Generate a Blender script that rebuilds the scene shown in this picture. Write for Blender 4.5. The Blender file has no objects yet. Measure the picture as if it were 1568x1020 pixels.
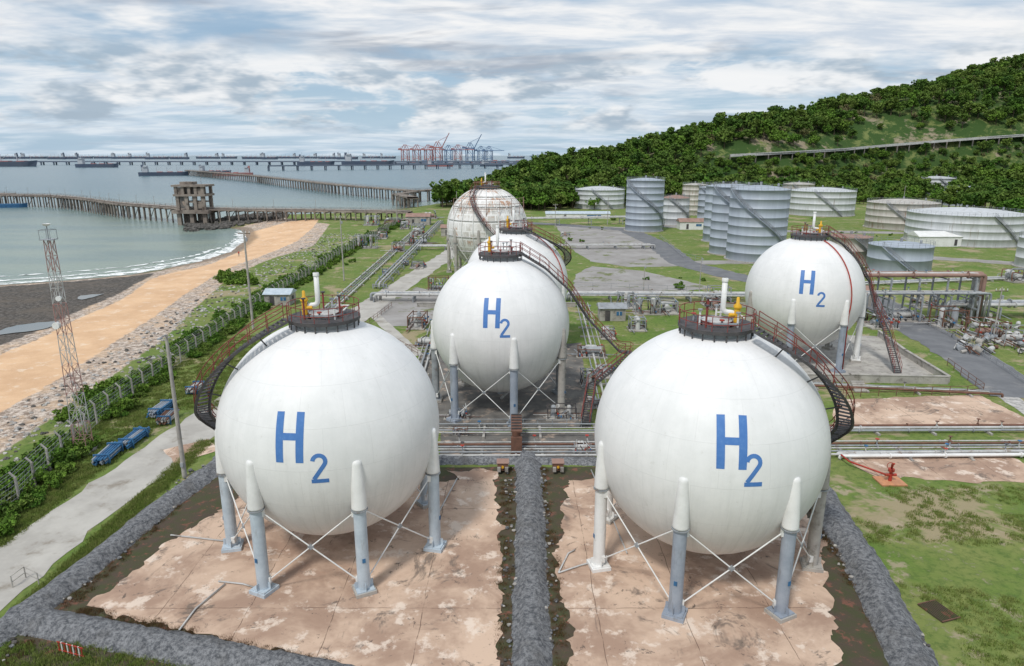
import bpy, math, random
import numpy as np
from mathutils import Vector, Matrix, noise as mnoise
from mathutils.geometry import tessellate_polygon
random.seed(7); rng=np.random.default_rng(7)
R_=random.uniform
# ---------------------------------------------------------------- survey helpers
H=28.85; FP=1045.; CX,CY=784.,510.; PT=math.radians(14.6)
cp,sp=math.cos(PT),math.sin(PT)
def ray(u,v):
    a=(u-CX)/FP; b=(v-CY)/FP
    return a, cp-b*sp, -sp-b*cp
def S(u,v,z=0.):
    a,y,k=ray(u,v); t=(z-H)/k
    return (a*t,y*t)
def zat(v,Y):
    a,y,k=ray(CX,v); return H+k*Y/y
SEA=-3.0
# ---------------------------------------------------------------- node helpers
def N(nt,t,**kw):
    n=nt.nodes.new(t)
    for k,v in kw.items(): setattr(n,k,v)
    return n
def vec(nt,scale=(1,1,1),coord='Object'):
    tc=N(nt,'ShaderNodeTexCoord'); mp=N(nt,'ShaderNodeMapping')
    mp.inputs['Scale'].default_value=scale
    nt.links.new(tc.outputs[coord],mp.inputs['Vector']); return mp.outputs[0]
def noi(nt,v,scale,detail=5,rough=.6,dist=0):
    n=N(nt,'ShaderNodeTexNoise'); n.inputs['Scale'].default_value=scale
    n.inputs['Detail'].default_value=min(detail,5); n.inputs['Roughness'].default_value=rough
    n.inputs['Distortion'].default_value=dist
    nt.links.new(v,n.inputs['Vector']); return n.outputs['Fac']
def step(nt,f,lo,hi,a=0,b=1):
    m=N(nt,'ShaderNodeMapRange',interpolation_type='SMOOTHSTEP')
    m.inputs[1].default_value=lo; m.inputs[2].default_value=hi
    m.inputs[3].default_value=a; m.inputs[4].default_value=b
    nt.links.new(f,m.inputs[0]); return m.outputs[0]
def mth(nt,op,a,b=None,c=None):
    m=N(nt,'ShaderNodeMath',operation=op)
    for i,x in enumerate((a,b,c)):
        if x is None: continue
        if isinstance(x,(int,float)): m.inputs[i].default_value=x
        else: nt.links.new(x,m.inputs[i])
    return m.outputs[0]
def mix(nt,f,a,b,blend='MIX'):
    m=N(nt,'ShaderNodeMix',data_type='RGBA',blend_type=blend)
    for i,x in ((0,f),(6,a),(7,b)):
        if isinstance(x,(int,float)): m.inputs[i].default_value=x
        elif isinstance(x,tuple): m.inputs[i].default_value=(x[0],x[1],x[2],1)
        else: nt.links.new(x,m.inputs[i])
    return m.outputs[2]
def bump(nt,b,f,strength,dist=.1):
    n=N(nt,'ShaderNodeBump'); n.inputs['Strength'].default_value=strength; n.inputs['Distance'].default_value=dist
    nt.links.new(f,n.inputs['Height']); nt.links.new(n.outputs[0],b.inputs['Normal'])
def nmat(name,rough=.8,metal=0,spec=.3):
    m=bpy.data.materials.new(name); m.use_nodes=True; nt=m.node_tree; b=nt.nodes['Principled BSDF']
    b.inputs['Roughness'].default_value=rough; b.inputs['Metallic'].default_value=metal
    b.inputs['Specular IOR Level'].default_value=spec
    return m,nt,b
def mat(name,c1,c2=None,scale=1.,rough=.7,metal=0,bmp=0,bscale=None,stain=None,streak=(1,1,1),lo=.4,hi=.65):
    m,nt,b=nmat(name,rough,metal)
    if c2 is None: c2=tuple(x*.72 for x in c1)
    v=vec(nt); f=noi(nt,v,scale,5,.65)
    col=mix(nt,step(nt,f,.3,.7),c1,c2)
    if stain:
        f2=noi(nt,vec(nt,streak),stain[1],5,.7)
        col=mix(nt,step(nt,f2,lo,hi),col,stain[0])
    nt.links.new(col,b.inputs['Base Color'])
    if bmp: bump(nt,b,noi(nt,v,bscale or scale*6,4,.7),bmp,.05)
    return m
WHITE=mat('white_paint',(.80,.80,.79),(.68,.68,.66),.7,.45,stain=((.42,.38,.32),1.2),lo=.58,hi=.9)
AGED=mat('aged_white_pipe_paint',(.56,.56,.55),(.40,.40,.39),.5,.55,stain=((.22,.16,.12),1.1),lo=.52,hi=.75)
GREYP=mat('grey_steel_paint',(.34,.36,.38),(.23,.25,.27),1.,.5,stain=((.2,.13,.09),2.),lo=.55,hi=.75)
LEGB=mat('pale_blue_leg_paint',(.53,.60,.66),(.40,.47,.53),.8,.55,stain=((.3,.3,.3),2.5),streak=(1,1,.2),lo=.52,hi=.8)
LEGG=mat('grey_leg_paint',(.35,.39,.45),(.26,.30,.36),.8,.55,stain=((.2,.2,.2),2.5),streak=(1,1,.2),lo=.52,hi=.8)
DARK=mat('dark_steel_grating',(.055,.055,.06),(.10,.09,.09),2.,.6)
RED=mat('red_handrail_paint',(.27,.055,.05),(.16,.06,.05),2.,.6)
REDB=mat('bright_red_paint',(.46,.05,.035),(.3,.05,.03),2.,.5)
MASTR=mat('faded_red_mast_paint',(.40,.20,.18),(.33,.24,.22),2.,.6)
YEL=mat('yellow_valve_paint',(.80,.46,.03),(.6,.33,.03),2.,.45)
RUST=mat('rusty_steel',(.20,.10,.07),(.13,.075,.055),1.5,.85,bmp=.3)
ORANGE=mat('orange_paint',(.60,.28,.14),(.45,.22,.12),2,.6)
BLUEL=mat('blue_lettering_paint',(.065,.18,.46),(.085,.21,.50),3.,.5,stain=((.14,.28,.52),3.),lo=.55,hi=.8)
BLUE=mat('blue_painted_steel',(.05,.18,.36),(.04,.1,.2),2.,.6)
CONC=mat('weathered_concrete',(.46,.44,.40),(.32,.30,.28),.5,.9,bmp=.4,stain=((.15,.14,.12),.9),lo=.5,hi=.75)
CONCD=mat('dark_stained_concrete',(.19,.18,.165),(.10,.095,.09),.35,.9,bmp=.3,stain=((.38,.30,.24),.5),lo=.52,hi=.66)
RCONC=mat('service_road_concrete',(.49,.47,.43),(.37,.35,.32),.25,.92,bmp=.3,stain=((.24,.21,.17),.35),lo=.52,hi=.75)
ASPH=mat('grey_asphalt',(.19,.195,.205),(.14,.145,.155),.3,.9,bmp=.3,stain=((.28,.27,.26),.2),lo=.55,hi=.75)
LOT=mat('gravel_lot',(.36,.345,.335),(.26,.245,.23),.15,.95,bmp=.4,stain=((.15,.17,.07),.12),lo=.56,hi=.64)
PALEG=mat('pale_gravel',(.58,.56,.53),(.25,.24,.23),1.6,.95,bmp=.8,bscale=4)
SOIL=mat('dark_weedy_soil',(.085,.06,.047),(.06,.07,.03),.7,.95,bmp=.8,bscale=5,stain=((.19,.085,.06),1.1),lo=.54,hi=.66)
STONE=mat('boulder_stone',(.14,.13,.12),(.07,.066,.06),.8,.9,bmp=.6)
ROOF=mat('rusty_roof_sheet',(.36,.23,.19),(.25,.16,.13),.5,.8)
WOOD=mat('weathered_timber',(.18,.14,.10),(.1,.08,.06),1.,.9)
BARK=mat('tree_bark',(.12,.09,.06),(.06,.05,.035),2.,.9)
PIERM=mat('pier_concrete',(.31,.27,.23),(.18,.15,.13),.15,.9,stain=((.08,.065,.055),.3),lo=.5,hi=.7)
CRED=mat('hazed_crane_red',(.48,.21,.20)); CBLUE=mat('hazed_crane_blue',(.16,.25,.40))  # washed-out crane paint, distance haze put into the colour
SHIPD=mat('hazed_ship_hull_paint',(.09,.12,.18),(.12,.14,.18),.02); SHIPW=mat('hazed_ship_superstructure_paint',(.5,.52,.55),(.4,.42,.45),.1)  # ship paint with a tint of air haze in the base colours
HAZE=mat('hazed_distant_concrete',(.17,.20,.25),(.12,.15,.2),.02)  # far concrete, aerial haze painted into its blue-grey colour
def tankmat(name,c1,c2,st,thr):
    m,nt,b=nmat(name,.5,0,.4)
    f=noi(nt,vec(nt,(1,1,.06)),.6,5,.7); col=mix(nt,step(nt,f,.3,.7),c1,c2)
    f=noi(nt,vec(nt,(1,1,.12)),.9,5,.75); col=mix(nt,step(nt,f,thr,thr+.15),col,st)
    bk=N(nt,'ShaderNodeTexWave',wave_type='BANDS',bands_direction='Z'); bk.inputs['Scale'].default_value=.16
    nt.links.new(vec(nt),bk.inputs['Vector'])
    col=mix(nt,step(nt,bk.outputs['Fac'],.0,.02,.10,0),col,(.12,.12,.12))
    nt.links.new(col,b.inputs['Base Color']); return m
TK1=tankmat('blue_grey_tank_paint',(.39,.44,.50),(.33,.37,.43),(.24,.27,.3),.6)
TK2=tankmat('pale_tank_paint',(.60,.62,.64),(.48,.50,.51),(.30,.27,.23),.56)
TK3=tankmat('rusty_beige_tank_paint',(.53,.51,.47),(.42,.39,.35),(.26,.16,.11),.53)
def slabmat():
    m,nt,b=nmat('tan_stained_concrete_slab',.9,0,.25)
    v=vec(nt); f=noi(nt,v,.16,5,.65,.3); col=mix(nt,step(nt,f,.38,.62),(.61,.45,.34),(.37,.25,.185))
    f=noi(nt,v,.5,5,.7); col=mix(nt,step(nt,f,.54,.64,0,.8),col,(.75,.63,.53))
    f=noi(nt,v,.22,5,.8,.8); col=mix(nt,step(nt,f,.55,.66,0,.8),col,(.15,.12,.10))
    f=noi(nt,v,.9,5,.85,.5); col=mix(nt,step(nt,f,.59,.67,0,.8),col,(.08,.068,.06))
    f=noi(nt,v,4.,4,.8); col=mix(nt,step(nt,f,.6,.72,0,.4),col,(.16,.12,.10))
    bk=N(nt,'ShaderNodeTexBrick',offset=0.0)
    bk.inputs['Scale'].default_value=1; bk.inputs['Brick Width'].default_value=5.7; bk.inputs['Row Height'].default_value=13.
    bk.inputs['Mortar Size'].default_value=.03; bk.inputs['Mortar Smooth'].default_value=.2
    wp=N(nt,'ShaderNodeVectorMath',operation='ADD'); nz=N(nt,'ShaderNodeTexNoise'); nz.inputs['Scale'].default_value=.5
    nt.links.new(v,nz.inputs['Vector']); sc=N(nt,'ShaderNodeVectorMath',operation='SCALE'); sc.inputs[3].default_value=.3
    nt.links.new(nz.outputs['Color'],sc.inputs[0]); nt.links.new(v,wp.inputs[0]); nt.links.new(sc.outputs[0],wp.inputs[1])
    nt.links.new(wp.outputs[0],bk.inputs['Vector'])
    jf=mth(nt,'MULTIPLY',bk.outputs['Fac'],step(nt,noi(nt,v,.6,4,.7),.38,.52,.1,.75))
    col=mix(nt,jf,col,(.11,.07,.05))
    nt.links.new(col,b.inputs['Base Color'])
    bump(nt,b,noi(nt,v,5.,5,.7),.25,.04); return m
SLAB=slabmat()
def bundmat():
    m,nt,b=nmat('grey_gravel_bund',.95,0,.2)
    v=vec(nt); f=noi(nt,v,3.2,5,.85); col=mix(nt,step(nt,f,.36,.64),(.08,.085,.095),(.29,.295,.305))
    f=noi(nt,v,.5,5,.6); col=mix(nt,step(nt,f,.5,.75,0,.6),col,(.11,.105,.10))
    nt.links.new(col,b.inputs['Base Color']); bump(nt,b,noi(nt,v,5.,5,.8),1.,.12); return m
BUND=bundmat()
def leafmat(name,c1,c2,c3,tr=.25):
    m,nt,b=nmat(name,.8,0,.15)
    oi=N(nt,'ShaderNodeObjectInfo')
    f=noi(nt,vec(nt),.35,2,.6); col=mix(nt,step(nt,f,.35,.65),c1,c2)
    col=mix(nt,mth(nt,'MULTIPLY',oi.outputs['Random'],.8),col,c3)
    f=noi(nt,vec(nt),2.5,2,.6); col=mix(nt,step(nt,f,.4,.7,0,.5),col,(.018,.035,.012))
    nt.links.new(col,b.inputs['Base Color']); return m
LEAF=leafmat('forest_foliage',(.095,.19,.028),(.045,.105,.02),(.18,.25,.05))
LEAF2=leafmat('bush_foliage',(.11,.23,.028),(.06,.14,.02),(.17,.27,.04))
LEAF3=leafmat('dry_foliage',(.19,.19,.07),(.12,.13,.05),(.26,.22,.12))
GRASSB=leafmat('grass_blades',(.17,.25,.045),(.12,.19,.035),(.28,.29,.10))
# ---------------------------------------------------------------- mesh builder
class MB:
    def __init__(s): s.v=[];s.f=[];s.m=[];s.s=[];s.mats=[]
    def add(s,vs,fs,mt,smooth=False):
        if mt not in s.mats: s.mats.append(mt)
        i=s.mats.index(mt); o=len(s.v); s.v.extend([tuple(p) for p in vs])
        for f in fs: s.f.append(tuple(a+o for a in f)); s.m.append(i); s.s.append(smooth)
    def box(s,c,sz,mt,rz=0,rx=0,ry=0):
        M=Matrix.Rotation(rz,3,'Z')@Matrix.Rotation(ry,3,'Y')@Matrix.Rotation(rx,3,'X'); c=Vector(c)
        vs=[c+M@Vector((a*sz[0]/2,b*sz[1]/2,d*sz[2]/2)) for a in(-1,1) for b in(-1,1) for d in(-1,1)]
        s.add(vs,[(0,1,3,2),(4,6,7,5),(0,4,5,1),(2,3,7,6),(0,2,6,4),(1,5,7,3)],mt)
    def cyl(s,p0,p1,r0,r1,mt,n=12,caps=True):
        p0=Vector(p0);p1=Vector(p1);d=(p1-p0)
        if d.length<1e-6: return
        d.normalize(); a=d.orthogonal().normalized(); b=d.cross(a)
        dirs=[a*math.cos(2*math.pi*i/n)+b*math.sin(2*math.pi*i/n) for i in range(n)]
        A=[p0+q*r0 for q in dirs];B=[p1+q*r1 for q in dirs]
        s.add(A+B,[(i,(i+1)%n,n+(i+1)%n,n+i) for i in range(n)],mt,True)
        if caps: s.add(A+B,[tuple(range(n-1,-1,-1)),tuple(range(n,2*n))],mt)
    def tube(s,pts,r,mt,n=8,closed=False):
        P=[Vector(p) for p in pts]; L=len(P); vs=[]
        prev=None
        for i,p in enumerate(P):
            if closed: t=P[(i+1)%L]-P[i-1]
            else: t=P[min(i+1,L-1)]-P[max(i-1,0)]
            t.normalize()
            if prev is None: a=t.orthogonal().normalized()
            else:
                a=prev-t*prev.dot(t)
                a=a.normalized() if a.length>1e-4 else t.orthogonal().normalized()
            prev=a; b=t.cross(a)
            for k in range(n):
                q=2*math.pi*k/n; vs.append(p+(a*math.cos(q)+b*math.sin(q))*r)
        fs=[]
        for i in range(L if closed else L-1):
            j=(i+1)%L
            for k in range(n): fs.append((i*n+k,i*n+(k+1)%n,j*n+(k+1)%n,j*n+k))
        if not closed: fs+= [tuple(range(n-1,-1,-1)),tuple(range((L-1)*n,L*n))]
        s.add(vs,fs,mt,n>4)
    def lathe(s,prof,c,mt,n=24,smooth=True):
        vs=[];c=Vector(c)
        for r,z in prof:
            for k in range(n):
                q=2*math.pi*k/n; vs.append(c+Vector((r*math.cos(q),r*math.sin(q),z)))
        fs=[(i*n+k,i*n+(k+1)%n,(i+1)*n+(k+1)%n,(i+1)*n+k) for i in range(len(prof)-1) for k in range(n)]
        s.add(vs,fs,mt,smooth)
    def build(s,name,parent=None,loc=None):
        me=bpy.data.meshes.new(name); me.from_pydata(s.v,[],s.f)
        for m in s.mats: me.materials.append(m)
        me.polygons.foreach_set('material_index',s.m); me.polygons.foreach_set('use_smooth',s.s)
        me.update(); ob=bpy.data.objects.new(name,me); bpy.context.scene.collection.objects.link(ob)
        if parent: ob.parent=parent
        if loc: ob.location=loc
        return ob
def empty(name,loc=(0,0,0)):
    e=bpy.data.objects.new(name,None); e.location=loc; bpy.context.scene.collection.objects.link(e); return e
def rnd_path(pts,rad,k=4):
    P=[Vector(p) for p in pts]; out=[P[0]]
    for i in range(1,len(P)-1):
        a=(P[i-1]-P[i]);b=(P[i+1]-P[i]); r=min(rad,a.length*.45,b.length*.45)
        A=P[i]+a.normalized()*r;B=P[i]+b.normalized()*r
        for j in range(k+1):
            t=j/k; out.append(A*(1-t)**2+P[i]*2*t*(1-t)+B*t*t)
    out.append(P[-1]); return out
def dens(pts,st,amp=0,closed=True,sc=.3):
    out=[];L=len(pts)
    for i in range(L if closed else L-1):
        a=Vector(pts[i]).to_2d() if len(pts[i])>2 else Vector(pts[i]); b=Vector(pts[(i+1)%L]); b=b.to_2d() if len(b)>2 else b
        n=max(1,int((b-a).length/st))
        for k in range(n):
            p=a.lerp(b,k/n)
            if amp:
                q=Vector((p.x*sc,p.y*sc,3.3)); nv=mnoise.noise_vector(q)+.5*mnoise.noise_vector(q*3.1)
                p=p+Vector((nv.x,nv.y))*amp
            out.append((p.x,p.y))
    if not closed: out.append(tuple(pts[-1][:2]))
    return out
def patch(name,pts,z,mt,amp=0,st=.6,sc=.5,px=True):
    P=[S(*p) if px else p for p in pts]
    if amp: P=dens(P,st,amp,True,sc)
    V=[Vector((x,y,z)) for x,y in P]; tr=tessellate_polygon([V])
    mb=MB(); 
    fs=[]
    for t in tr:
        a,b,c=[V[i] for i in t]
        fs.append(tuple(t) if (b-a).cross(c-a).z>0 else tuple(reversed(t)))
    mb.add(V,fs,mt); return mb.build(name)
def smoothline(pts,st=2.):
    P=dens(pts,st,0,False); P=np.array(P)
    for _ in range(6):
        Q=P.copy(); Q[1:-1]=(P[:-2]+P[1:-1]*2+P[2:])/4; P=Q
    return [tuple(p) for p in P]
def ribbon(name,pts,w,z,mt,amp=.15,st=1.5,zf=None):
    P=smoothline(pts,st); L=[];Rr=[]
    for i,p in enumerate(P):
        a=Vector(P[max(i-1,0)]);b=Vector(P[min(i+1,len(P)-1)]); t=(b-a).normalized(); n=Vector((-t.y,t.x))
        j1=amp*mnoise.noise(Vector((p[0]*.4,p[1]*.4,1)));j2=amp*mnoise.noise(Vector((p[0]*.4,p[1]*.4,9)))
        zz=z if zf is None else zf(*p)
        L.append((p[0]+n.x*(w/2+j1),p[1]+n.y*(w/2+j1),zz)); Rr.append((p[0]-n.x*(w/2+j2),p[1]-n.y*(w/2+j2),zz))
    n=len(P); mb=MB(); mb.add(L+Rr,[(n+i,n+i+1,i+1,i) for i in range(n-1)],mt); return mb.build(name)
def bund(name,pts,w,h,top,mt,px=True):
    P=smoothline([S(*p) if px else p for p in pts],.5) ; prof=[(-w/2-.1,-.02),(-w/2,.05),(-w*.36,h*.45),(-top/2,h*.96),(0,h),(top/2,h*.96),(w*.36,h*.45),(w/2,.05),(w/2+.1,-.02)]
    vs=[];k=len(prof)
    for i,p in enumerate(P):
        a=Vector(P[max(i-1,0)]);b=Vector(P[min(i+1,len(P)-1)]); t=(b-a).normalized(); n=Vector((-t.y,t.x))
        for o,z in prof:
            q=Vector((p[0]*.9+o,p[1]*.9,o*2)); nv=mnoise.noise_vector(q)+.7*mnoise.noise_vector(q*2.7)
            vs.append((p[0]+n.x*o+nv.x*.16,p[1]+n.y*o+nv.y*.16,z+nv.z*.10))
    fs=[(i*k+j+1,i*k+j,(i+1)*k+j,(i+1)*k+j+1) for i in range(len(P)-1) for j in range(k-1)]
    mb=MB(); mb.add(vs,fs,mt,True); return mb.build(name)
# ---------------------------------------------------------------- terrain
coast=[(-230,-60),(-215,60),(-175,135)]+[S(u,v,SEA) for u,v in [(0,437),(100,430),(200,421),(240,414),(300,402),(350,387),(376,366),(370,352),(335,347),(290,344),(340,335),(430,330),(520,327),(600,322),(660,314),(720,306)]]+[(-12,580),(40,660),(300,900),(1500,1600)]
landpoly=coast+[(4000,1600),(4000,-60)]
def inpoly(x,y,P):
    P=np.array(P);c=np.zeros(x.shape,bool);n=len(P)
    for i in range(n):
        x1,y1=P[i];x2,y2=P[(i+1)%n]
        if y1==y2: continue
        k=((y1>y)!=(y2>y))&(x<(x2-x1)*(y-y1)/(y2-y1)+x1); c^=k
    return c
def pdist(x,y,P,closed=True):
    d=np.full(x.shape,1e9);P=np.array(P);n=len(P)
    for i in range(n if closed else n-1):
        a=P[i];b=P[(i+1)%n];ab=b-a;L=ab@ab
        if L<1e-9: continue
        t=np.clip(((x-a[0])*ab[0]+(y-a[1])*ab[1])/L,0,1)
        d=np.minimum(d,np.hypot(x-a[0]-t*ab[0],y-a[1]-t*ab[1]))
    return d
def sdf(x,y,P,closed=True,bd=None):
    d=pdist(x,y,bd if bd is not None else P,closed); return np.where(inpoly(x,y,P),d,-d)
rx=[-120,-20,28,72,147,189,254,342,480,700,1200,3000]
rh=[0,3,17,24,41,52,61,79,110,146,165,165]
ry=[470,460,470,500,540,560,590,620,660,720,800,1000]
fx=[-120,0,100,200,290,450,700,1200,3000]; fy=[400,400,415,440,480,440,400,380,380]
def hill(x,y):
    hr=np.interp(x,rx,rh);yr=np.interp(x,rx,ry);yb=np.interp(x,fx,fy)
    t=np.clip((y-yb)/(yr-yb),0,1); up=t*t*(3-2*t)
    back=np.clip(1-(y-yr)/400,0,1); back=back*back*(3-2*back)
    z=hr*np.where(y<yr,up,back)
    z=z+ np.minimum(z*.12,4)*(np.sin(x*.031+y*.017)+np.sin(x*.013-y*.041+1)+.6*np.sin(x*.09+y*.07))*.6
    g=11*np.exp(-(((x-288)/30)**2+((y-352)/24)**2))
    return np.maximum(z,0)+g
def height(x,y):
    x=np.atleast_1d(np.asarray(x,float));y=np.atleast_1d(np.asarray(y,float))
    d=sdf(x,y,landpoly,False,coast)
    z=np.where(d>0,SEA+3*np.clip(d/34,0,1)**.9,SEA+np.maximum(d*.05,-4))
    return np.where(d>0,z+hill(x,y)*np.clip(d/30,0,1),z)
xs=np.concatenate([-150-np.cumsum(np.geomspace(1.2,260,45))[::-1],np.arange(-150,120,1.),120+np.cumsum(np.geomspace(1.2,120,75))-1])
ys=np.concatenate([np.arange(-60,20,8.),np.arange(20,300,1.),300+np.cumsum(np.geomspace(1.2,60,75))-1])
X,Y=np.meshgrid(xs,ys); x=X.ravel();y=Y.ravel(); z=height(x,y)
nx,ny=len(xs),len(ys)
z=z+np.where((z<-.15)&(z>-2.9),.12*np.sin(x*.9+np.sin(y*.7)*2)*np.sin(y*.8),0)
ii=(np.arange(ny-1)[:,None]*nx+np.arange(nx-1)[None,:]).ravel()
faces=np.stack([ii,ii+1,ii+1+nx,ii+nx],1)
me=bpy.data.meshes.new('ground'); me.vertices.add(len(x)); me.vertices.foreach_set('co',np.stack([x,y,z],1).ravel())
me.loops.add(faces.size); me.loops.foreach_set('vertex_index',faces.ravel().astype(np.int32))
me.polygons.add(len(faces)); me.polygons.foreach_set('loop_start',(np.arange(len(faces))*4).astype(np.int32))
me.polygons.foreach_set('use_smooth',np.ones(len(faces),bool))
sand=[S(u,v,-1.6) for u,v in [(244,424),(320,404),(372,378),(385,352),(440,342),(490,340),(480,352),(455,372),(410,390),(365,410),(330,432),(285,462),(240,497),(190,530),(140,566),(90,600),(0,655),(-150,745),(-260,640),(-80,590),(0,560),(60,535),(110,507),(190,470),(222,445)]]
peb=[S(u,v,-.5) for u,v in [(-200,860),(-40,735),(20,690),(90,640),(160,590),(250,525),(300,475),(350,430),(420,395),(480,378),(505,345),(430,333),(330,345)]]+[(-98,190),(-135,172),(-260,100),(-260,30)]
flats=[S(u,v,-2.6) for u,v in [(-300,452),(0,441),(100,434),(200,425),(238,420),(222,442),(190,466),(110,503),(60,531),(0,555),(-80,586),(-400,700)]]
dry=[S(u,v) for u,v in [(1290,745),(1450,752),(1500,800),(1440,850),(1430,900),(1460,1000),(1420,1040),(1360,900)]]
def wt(P,s): return np.clip(.5+sdf(x,y,P)/(2*s),0,1)
dc=sdf(x,y,landpoly,False,coast)
at={'sand':wt(sand,1.5),'peb':wt(peb,1.5),'flat':wt(flats,2.),'dry':wt(dry,3.),'wet':np.clip(1-(dc-1)/9,0,1),'forest':np.clip((hill(x,y)-.5)/3,0,1)}
for k,a in at.items():
    t=me.attributes.new(k,'FLOAT','POINT'); t.data.foreach_set('value',a.astype(np.float32))
me.update(calc_edges=True); me.validate()
ground=bpy.data.objects.new('ground',me); bpy.context.scene.collection.objects.link(ground)
m,nt,b=nmat('ground_cover',.95,0,.2); v=vec(nt)
def attr(n): a=N(nt,'ShaderNodeAttribute',attribute_name=n); return a.outputs['Fac']
n1=noi(nt,v,.12,5,.7); n2=noi(nt,v,1.4,5,.75); n3=noi(nt,v,.09,5,.75,.5); nd=noi(nt,v,.35,5,.75)
col=mix(nt,step(nt,n1,.35,.65),(.125,.20,.04),(.21,.24,.075))
col=mix(nt,step(nt,n2,.42,.68,0,.8),col,(.075,.13,.03))
dm=mth(nt,'ADD',n3,mth(nt,'MULTIPLY',attr('dry'),.07))
col=mix(nt,step(nt,dm,.53,.63,0,.85),col,(.36,.29,.19))
col=mix(nt,step(nt,mth(nt,'ADD',nd,mth(nt,'MULTIPLY',attr('dry'),.05)),.57,.67,0,.7),col,(.42,.34,.25))
fcol=mix(nt,step(nt,n3,.5,.62),(.04,.08,.02),(.15,.18,.06))
fcol=mix(nt,step(nt,noi(nt,v,.03,5,.7),.56,.63),fcol,(.27,.23,.16))
col=mix(nt,attr('forest'),col,fcol)
pc=mix(nt,step(nt,noi(nt,v,1.1,5,.85),.42,.6),(.24,.18,.14),(.66,.57,.49)); pc=mix(nt,step(nt,noi(nt,v,.2,5,.7),.48,.62,0,.6),pc,(.62,.44,.29))
def edge(a,amp=.7): 
    s=mth(nt,'ADD',a,mth(nt,'MULTIPLY',mth(nt,'SUBTRACT',nd,.5),amp)); return step(nt,s,.42,.58)
wf=mix(nt,step(nt,n2,.4,.65),(.06,.053,.047),(.17,.155,.14)); wf=mix(nt,step(nt,n1,.45,.65,0,.6),wf,(.15,.125,.10))
isp=edge(attr('peb'))
col=mix(nt,isp,col,pc)
col=mix(nt,mth(nt,'MULTIPLY',edge(attr('flat'),.9),isp),col,wf)
sc=mix(nt,step(nt,n1,.35,.65),(.74,.50,.31),(.62,.40,.24)); sc=mix(nt,step(nt,nd,.54,.66,0,.7),sc,(.80,.65,.50)); sc=mix(nt,step(nt,n2,.6,.72,0,.5),sc,(.40,.29,.20))
col=mix(nt,edge(attr('sand'),.9),col,sc)
col=mix(nt,step(nt,mth(nt,'ADD',attr('wet'),mth(nt,'MULTIPLY',mth(nt,'SUBTRACT',nd,.5),.5)),.45,.75,0,.65),col,(.16,.12,.085))
nt.links.new(col,b.inputs['Base Color']); bump(nt,b,noi(nt,v,2.5,5,.8),.7,.15)
me.materials.append(m)
# sea
m,nt,b=nmat('sea_water',.22,0,.32); v=vec(nt)
sx=N(nt,'ShaderNodeSeparateXYZ'); nt.links.new(v,sx.inputs[0])
dd=mth(nt,'ADD',sx.outputs[1],mth(nt,'MULTIPLY',sx.outputs[0],-.5))
col=mix(nt,step(nt,dd,230,900),(.25,.31,.255),(.07,.145,.18))
col=mix(nt,step(nt,noi(nt,vec(nt,(1,3,1)),.012,5,.6),.4,.65,0,.5),col,(.11,.19,.21))
nt.links.new(col,b.inputs['Base Color'])
w=noi(nt,vec(nt,(.7,1.6,1)),.5,5,.7); bump(nt,b,w,.7,.6)
mb=MB(); mb.add([(-30000,-300,SEA),(30000,-300,SEA),(30000,60000,SEA),(-30000,60000,SEA)],[(0,1,2,3)],m); mb.build('sea')
m,nt,b=nmat('surf_foam',.8); v=vec(nt,(.5,1,1)); b.inputs['Base Color'].default_value=(.85,.87,.86,1)
tr=N(nt,'ShaderNodeBsdfTransparent'); ms=N(nt,'ShaderNodeMixShader'); nt.links.new(step(nt,noi(nt,v,.45,5,.8),.42,.52),ms.inputs[0])
nt.links.new(tr.outputs[0],ms.inputs[1]); nt.links.new(b.outputs[0],ms.inputs[2]); nt.links.new(ms.outputs[0],nt.nodes['Material Output'].inputs[0])
FOAM=m
fp=[S(u,v_,SEA) for u,v_ in [(-250,440),(-100,438),(0,435),(100,427),(200,418),(240,411),(300,400),(350,384),(373,366),(368,356)]]
for off,w in ((0.3,3.6),(-4.5,1.6),(-11,.8)):
    ribbon('surf_foam',[(a+off*.5,b_-off) for a,b_ in fp],w,SEA+.07+abs(off)*.002,FOAM,amp=2.4)
mw,nt,b=nmat('tidal_pool_water',.08,0,.5); b.inputs['Base Color'].default_value=(.16,.17,.16,1)
for pl in ([(10,522),(60,514),(95,512),(70,524),(30,530),(0,534)],[(120,470),(160,466),(150,472),(125,476)]):
    P=[S(u,v,-2.2) for u,v in pl]; zz=float(height([p[0] for p in P],[p[1] for p in P]).max())+.13
    patch('tidal_pool',P,zz,mw,.8,1.,.4,False)
# ---------------------------------------------------------------- yards, roads
patch('bunded_yard_soil',[(330,715),(1240,715),(1300,800),(1390,1000),(1420,1100),(-60,1100),(40,950)],.01,SOIL,.2)
patch('tank_yard_slab',[(395,745),(700,738),(690,720),(758,722),(766,800),(768,900),(765,1060),(640,1060),(540,1025),(370,990),(135,930),(250,835)],.05,SLAB,.6,.3,.9)
patch('tank_yard_slab',[(905,735),(1225,765),(1262,830),(1265,900),(1290,1060),(865,1060),(880,985),(850,880),(868,735)],.05,SLAB,.6,.3,.9)
bund('earth_bund',[(808,700),(812,800),(813,900),(815,1100)],2.3,.7,.9,BUND)
bund('earth_bund',[(350,702),(250,775),(150,858),(30,950),(-60,1010)],2.4,.65,.9,BUND)
bund('earth_bund',[(20,945),(180,975),(400,1015),(560,1050),(700,1090)],2.4,.65,.9,BUND)
bund('earth_bund',[(330,704),(560,706),(800,706),(1000,708),(1225,712)],1.6,.4,.6,BUND)
bund('earth_bund',[(1225,712),(1262,770),(1320,860),(1365,950),(1400,1020),(1430,1090)],2.8,.7,1.1,BUND)
ribbon('service_road',[(-37,20),(-35.9,50),(-34,72),(-31,100),(-27.5,137),(-19,204),(-15,240),(-10,262)],5.6,.03,RCONC,.7)
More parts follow.
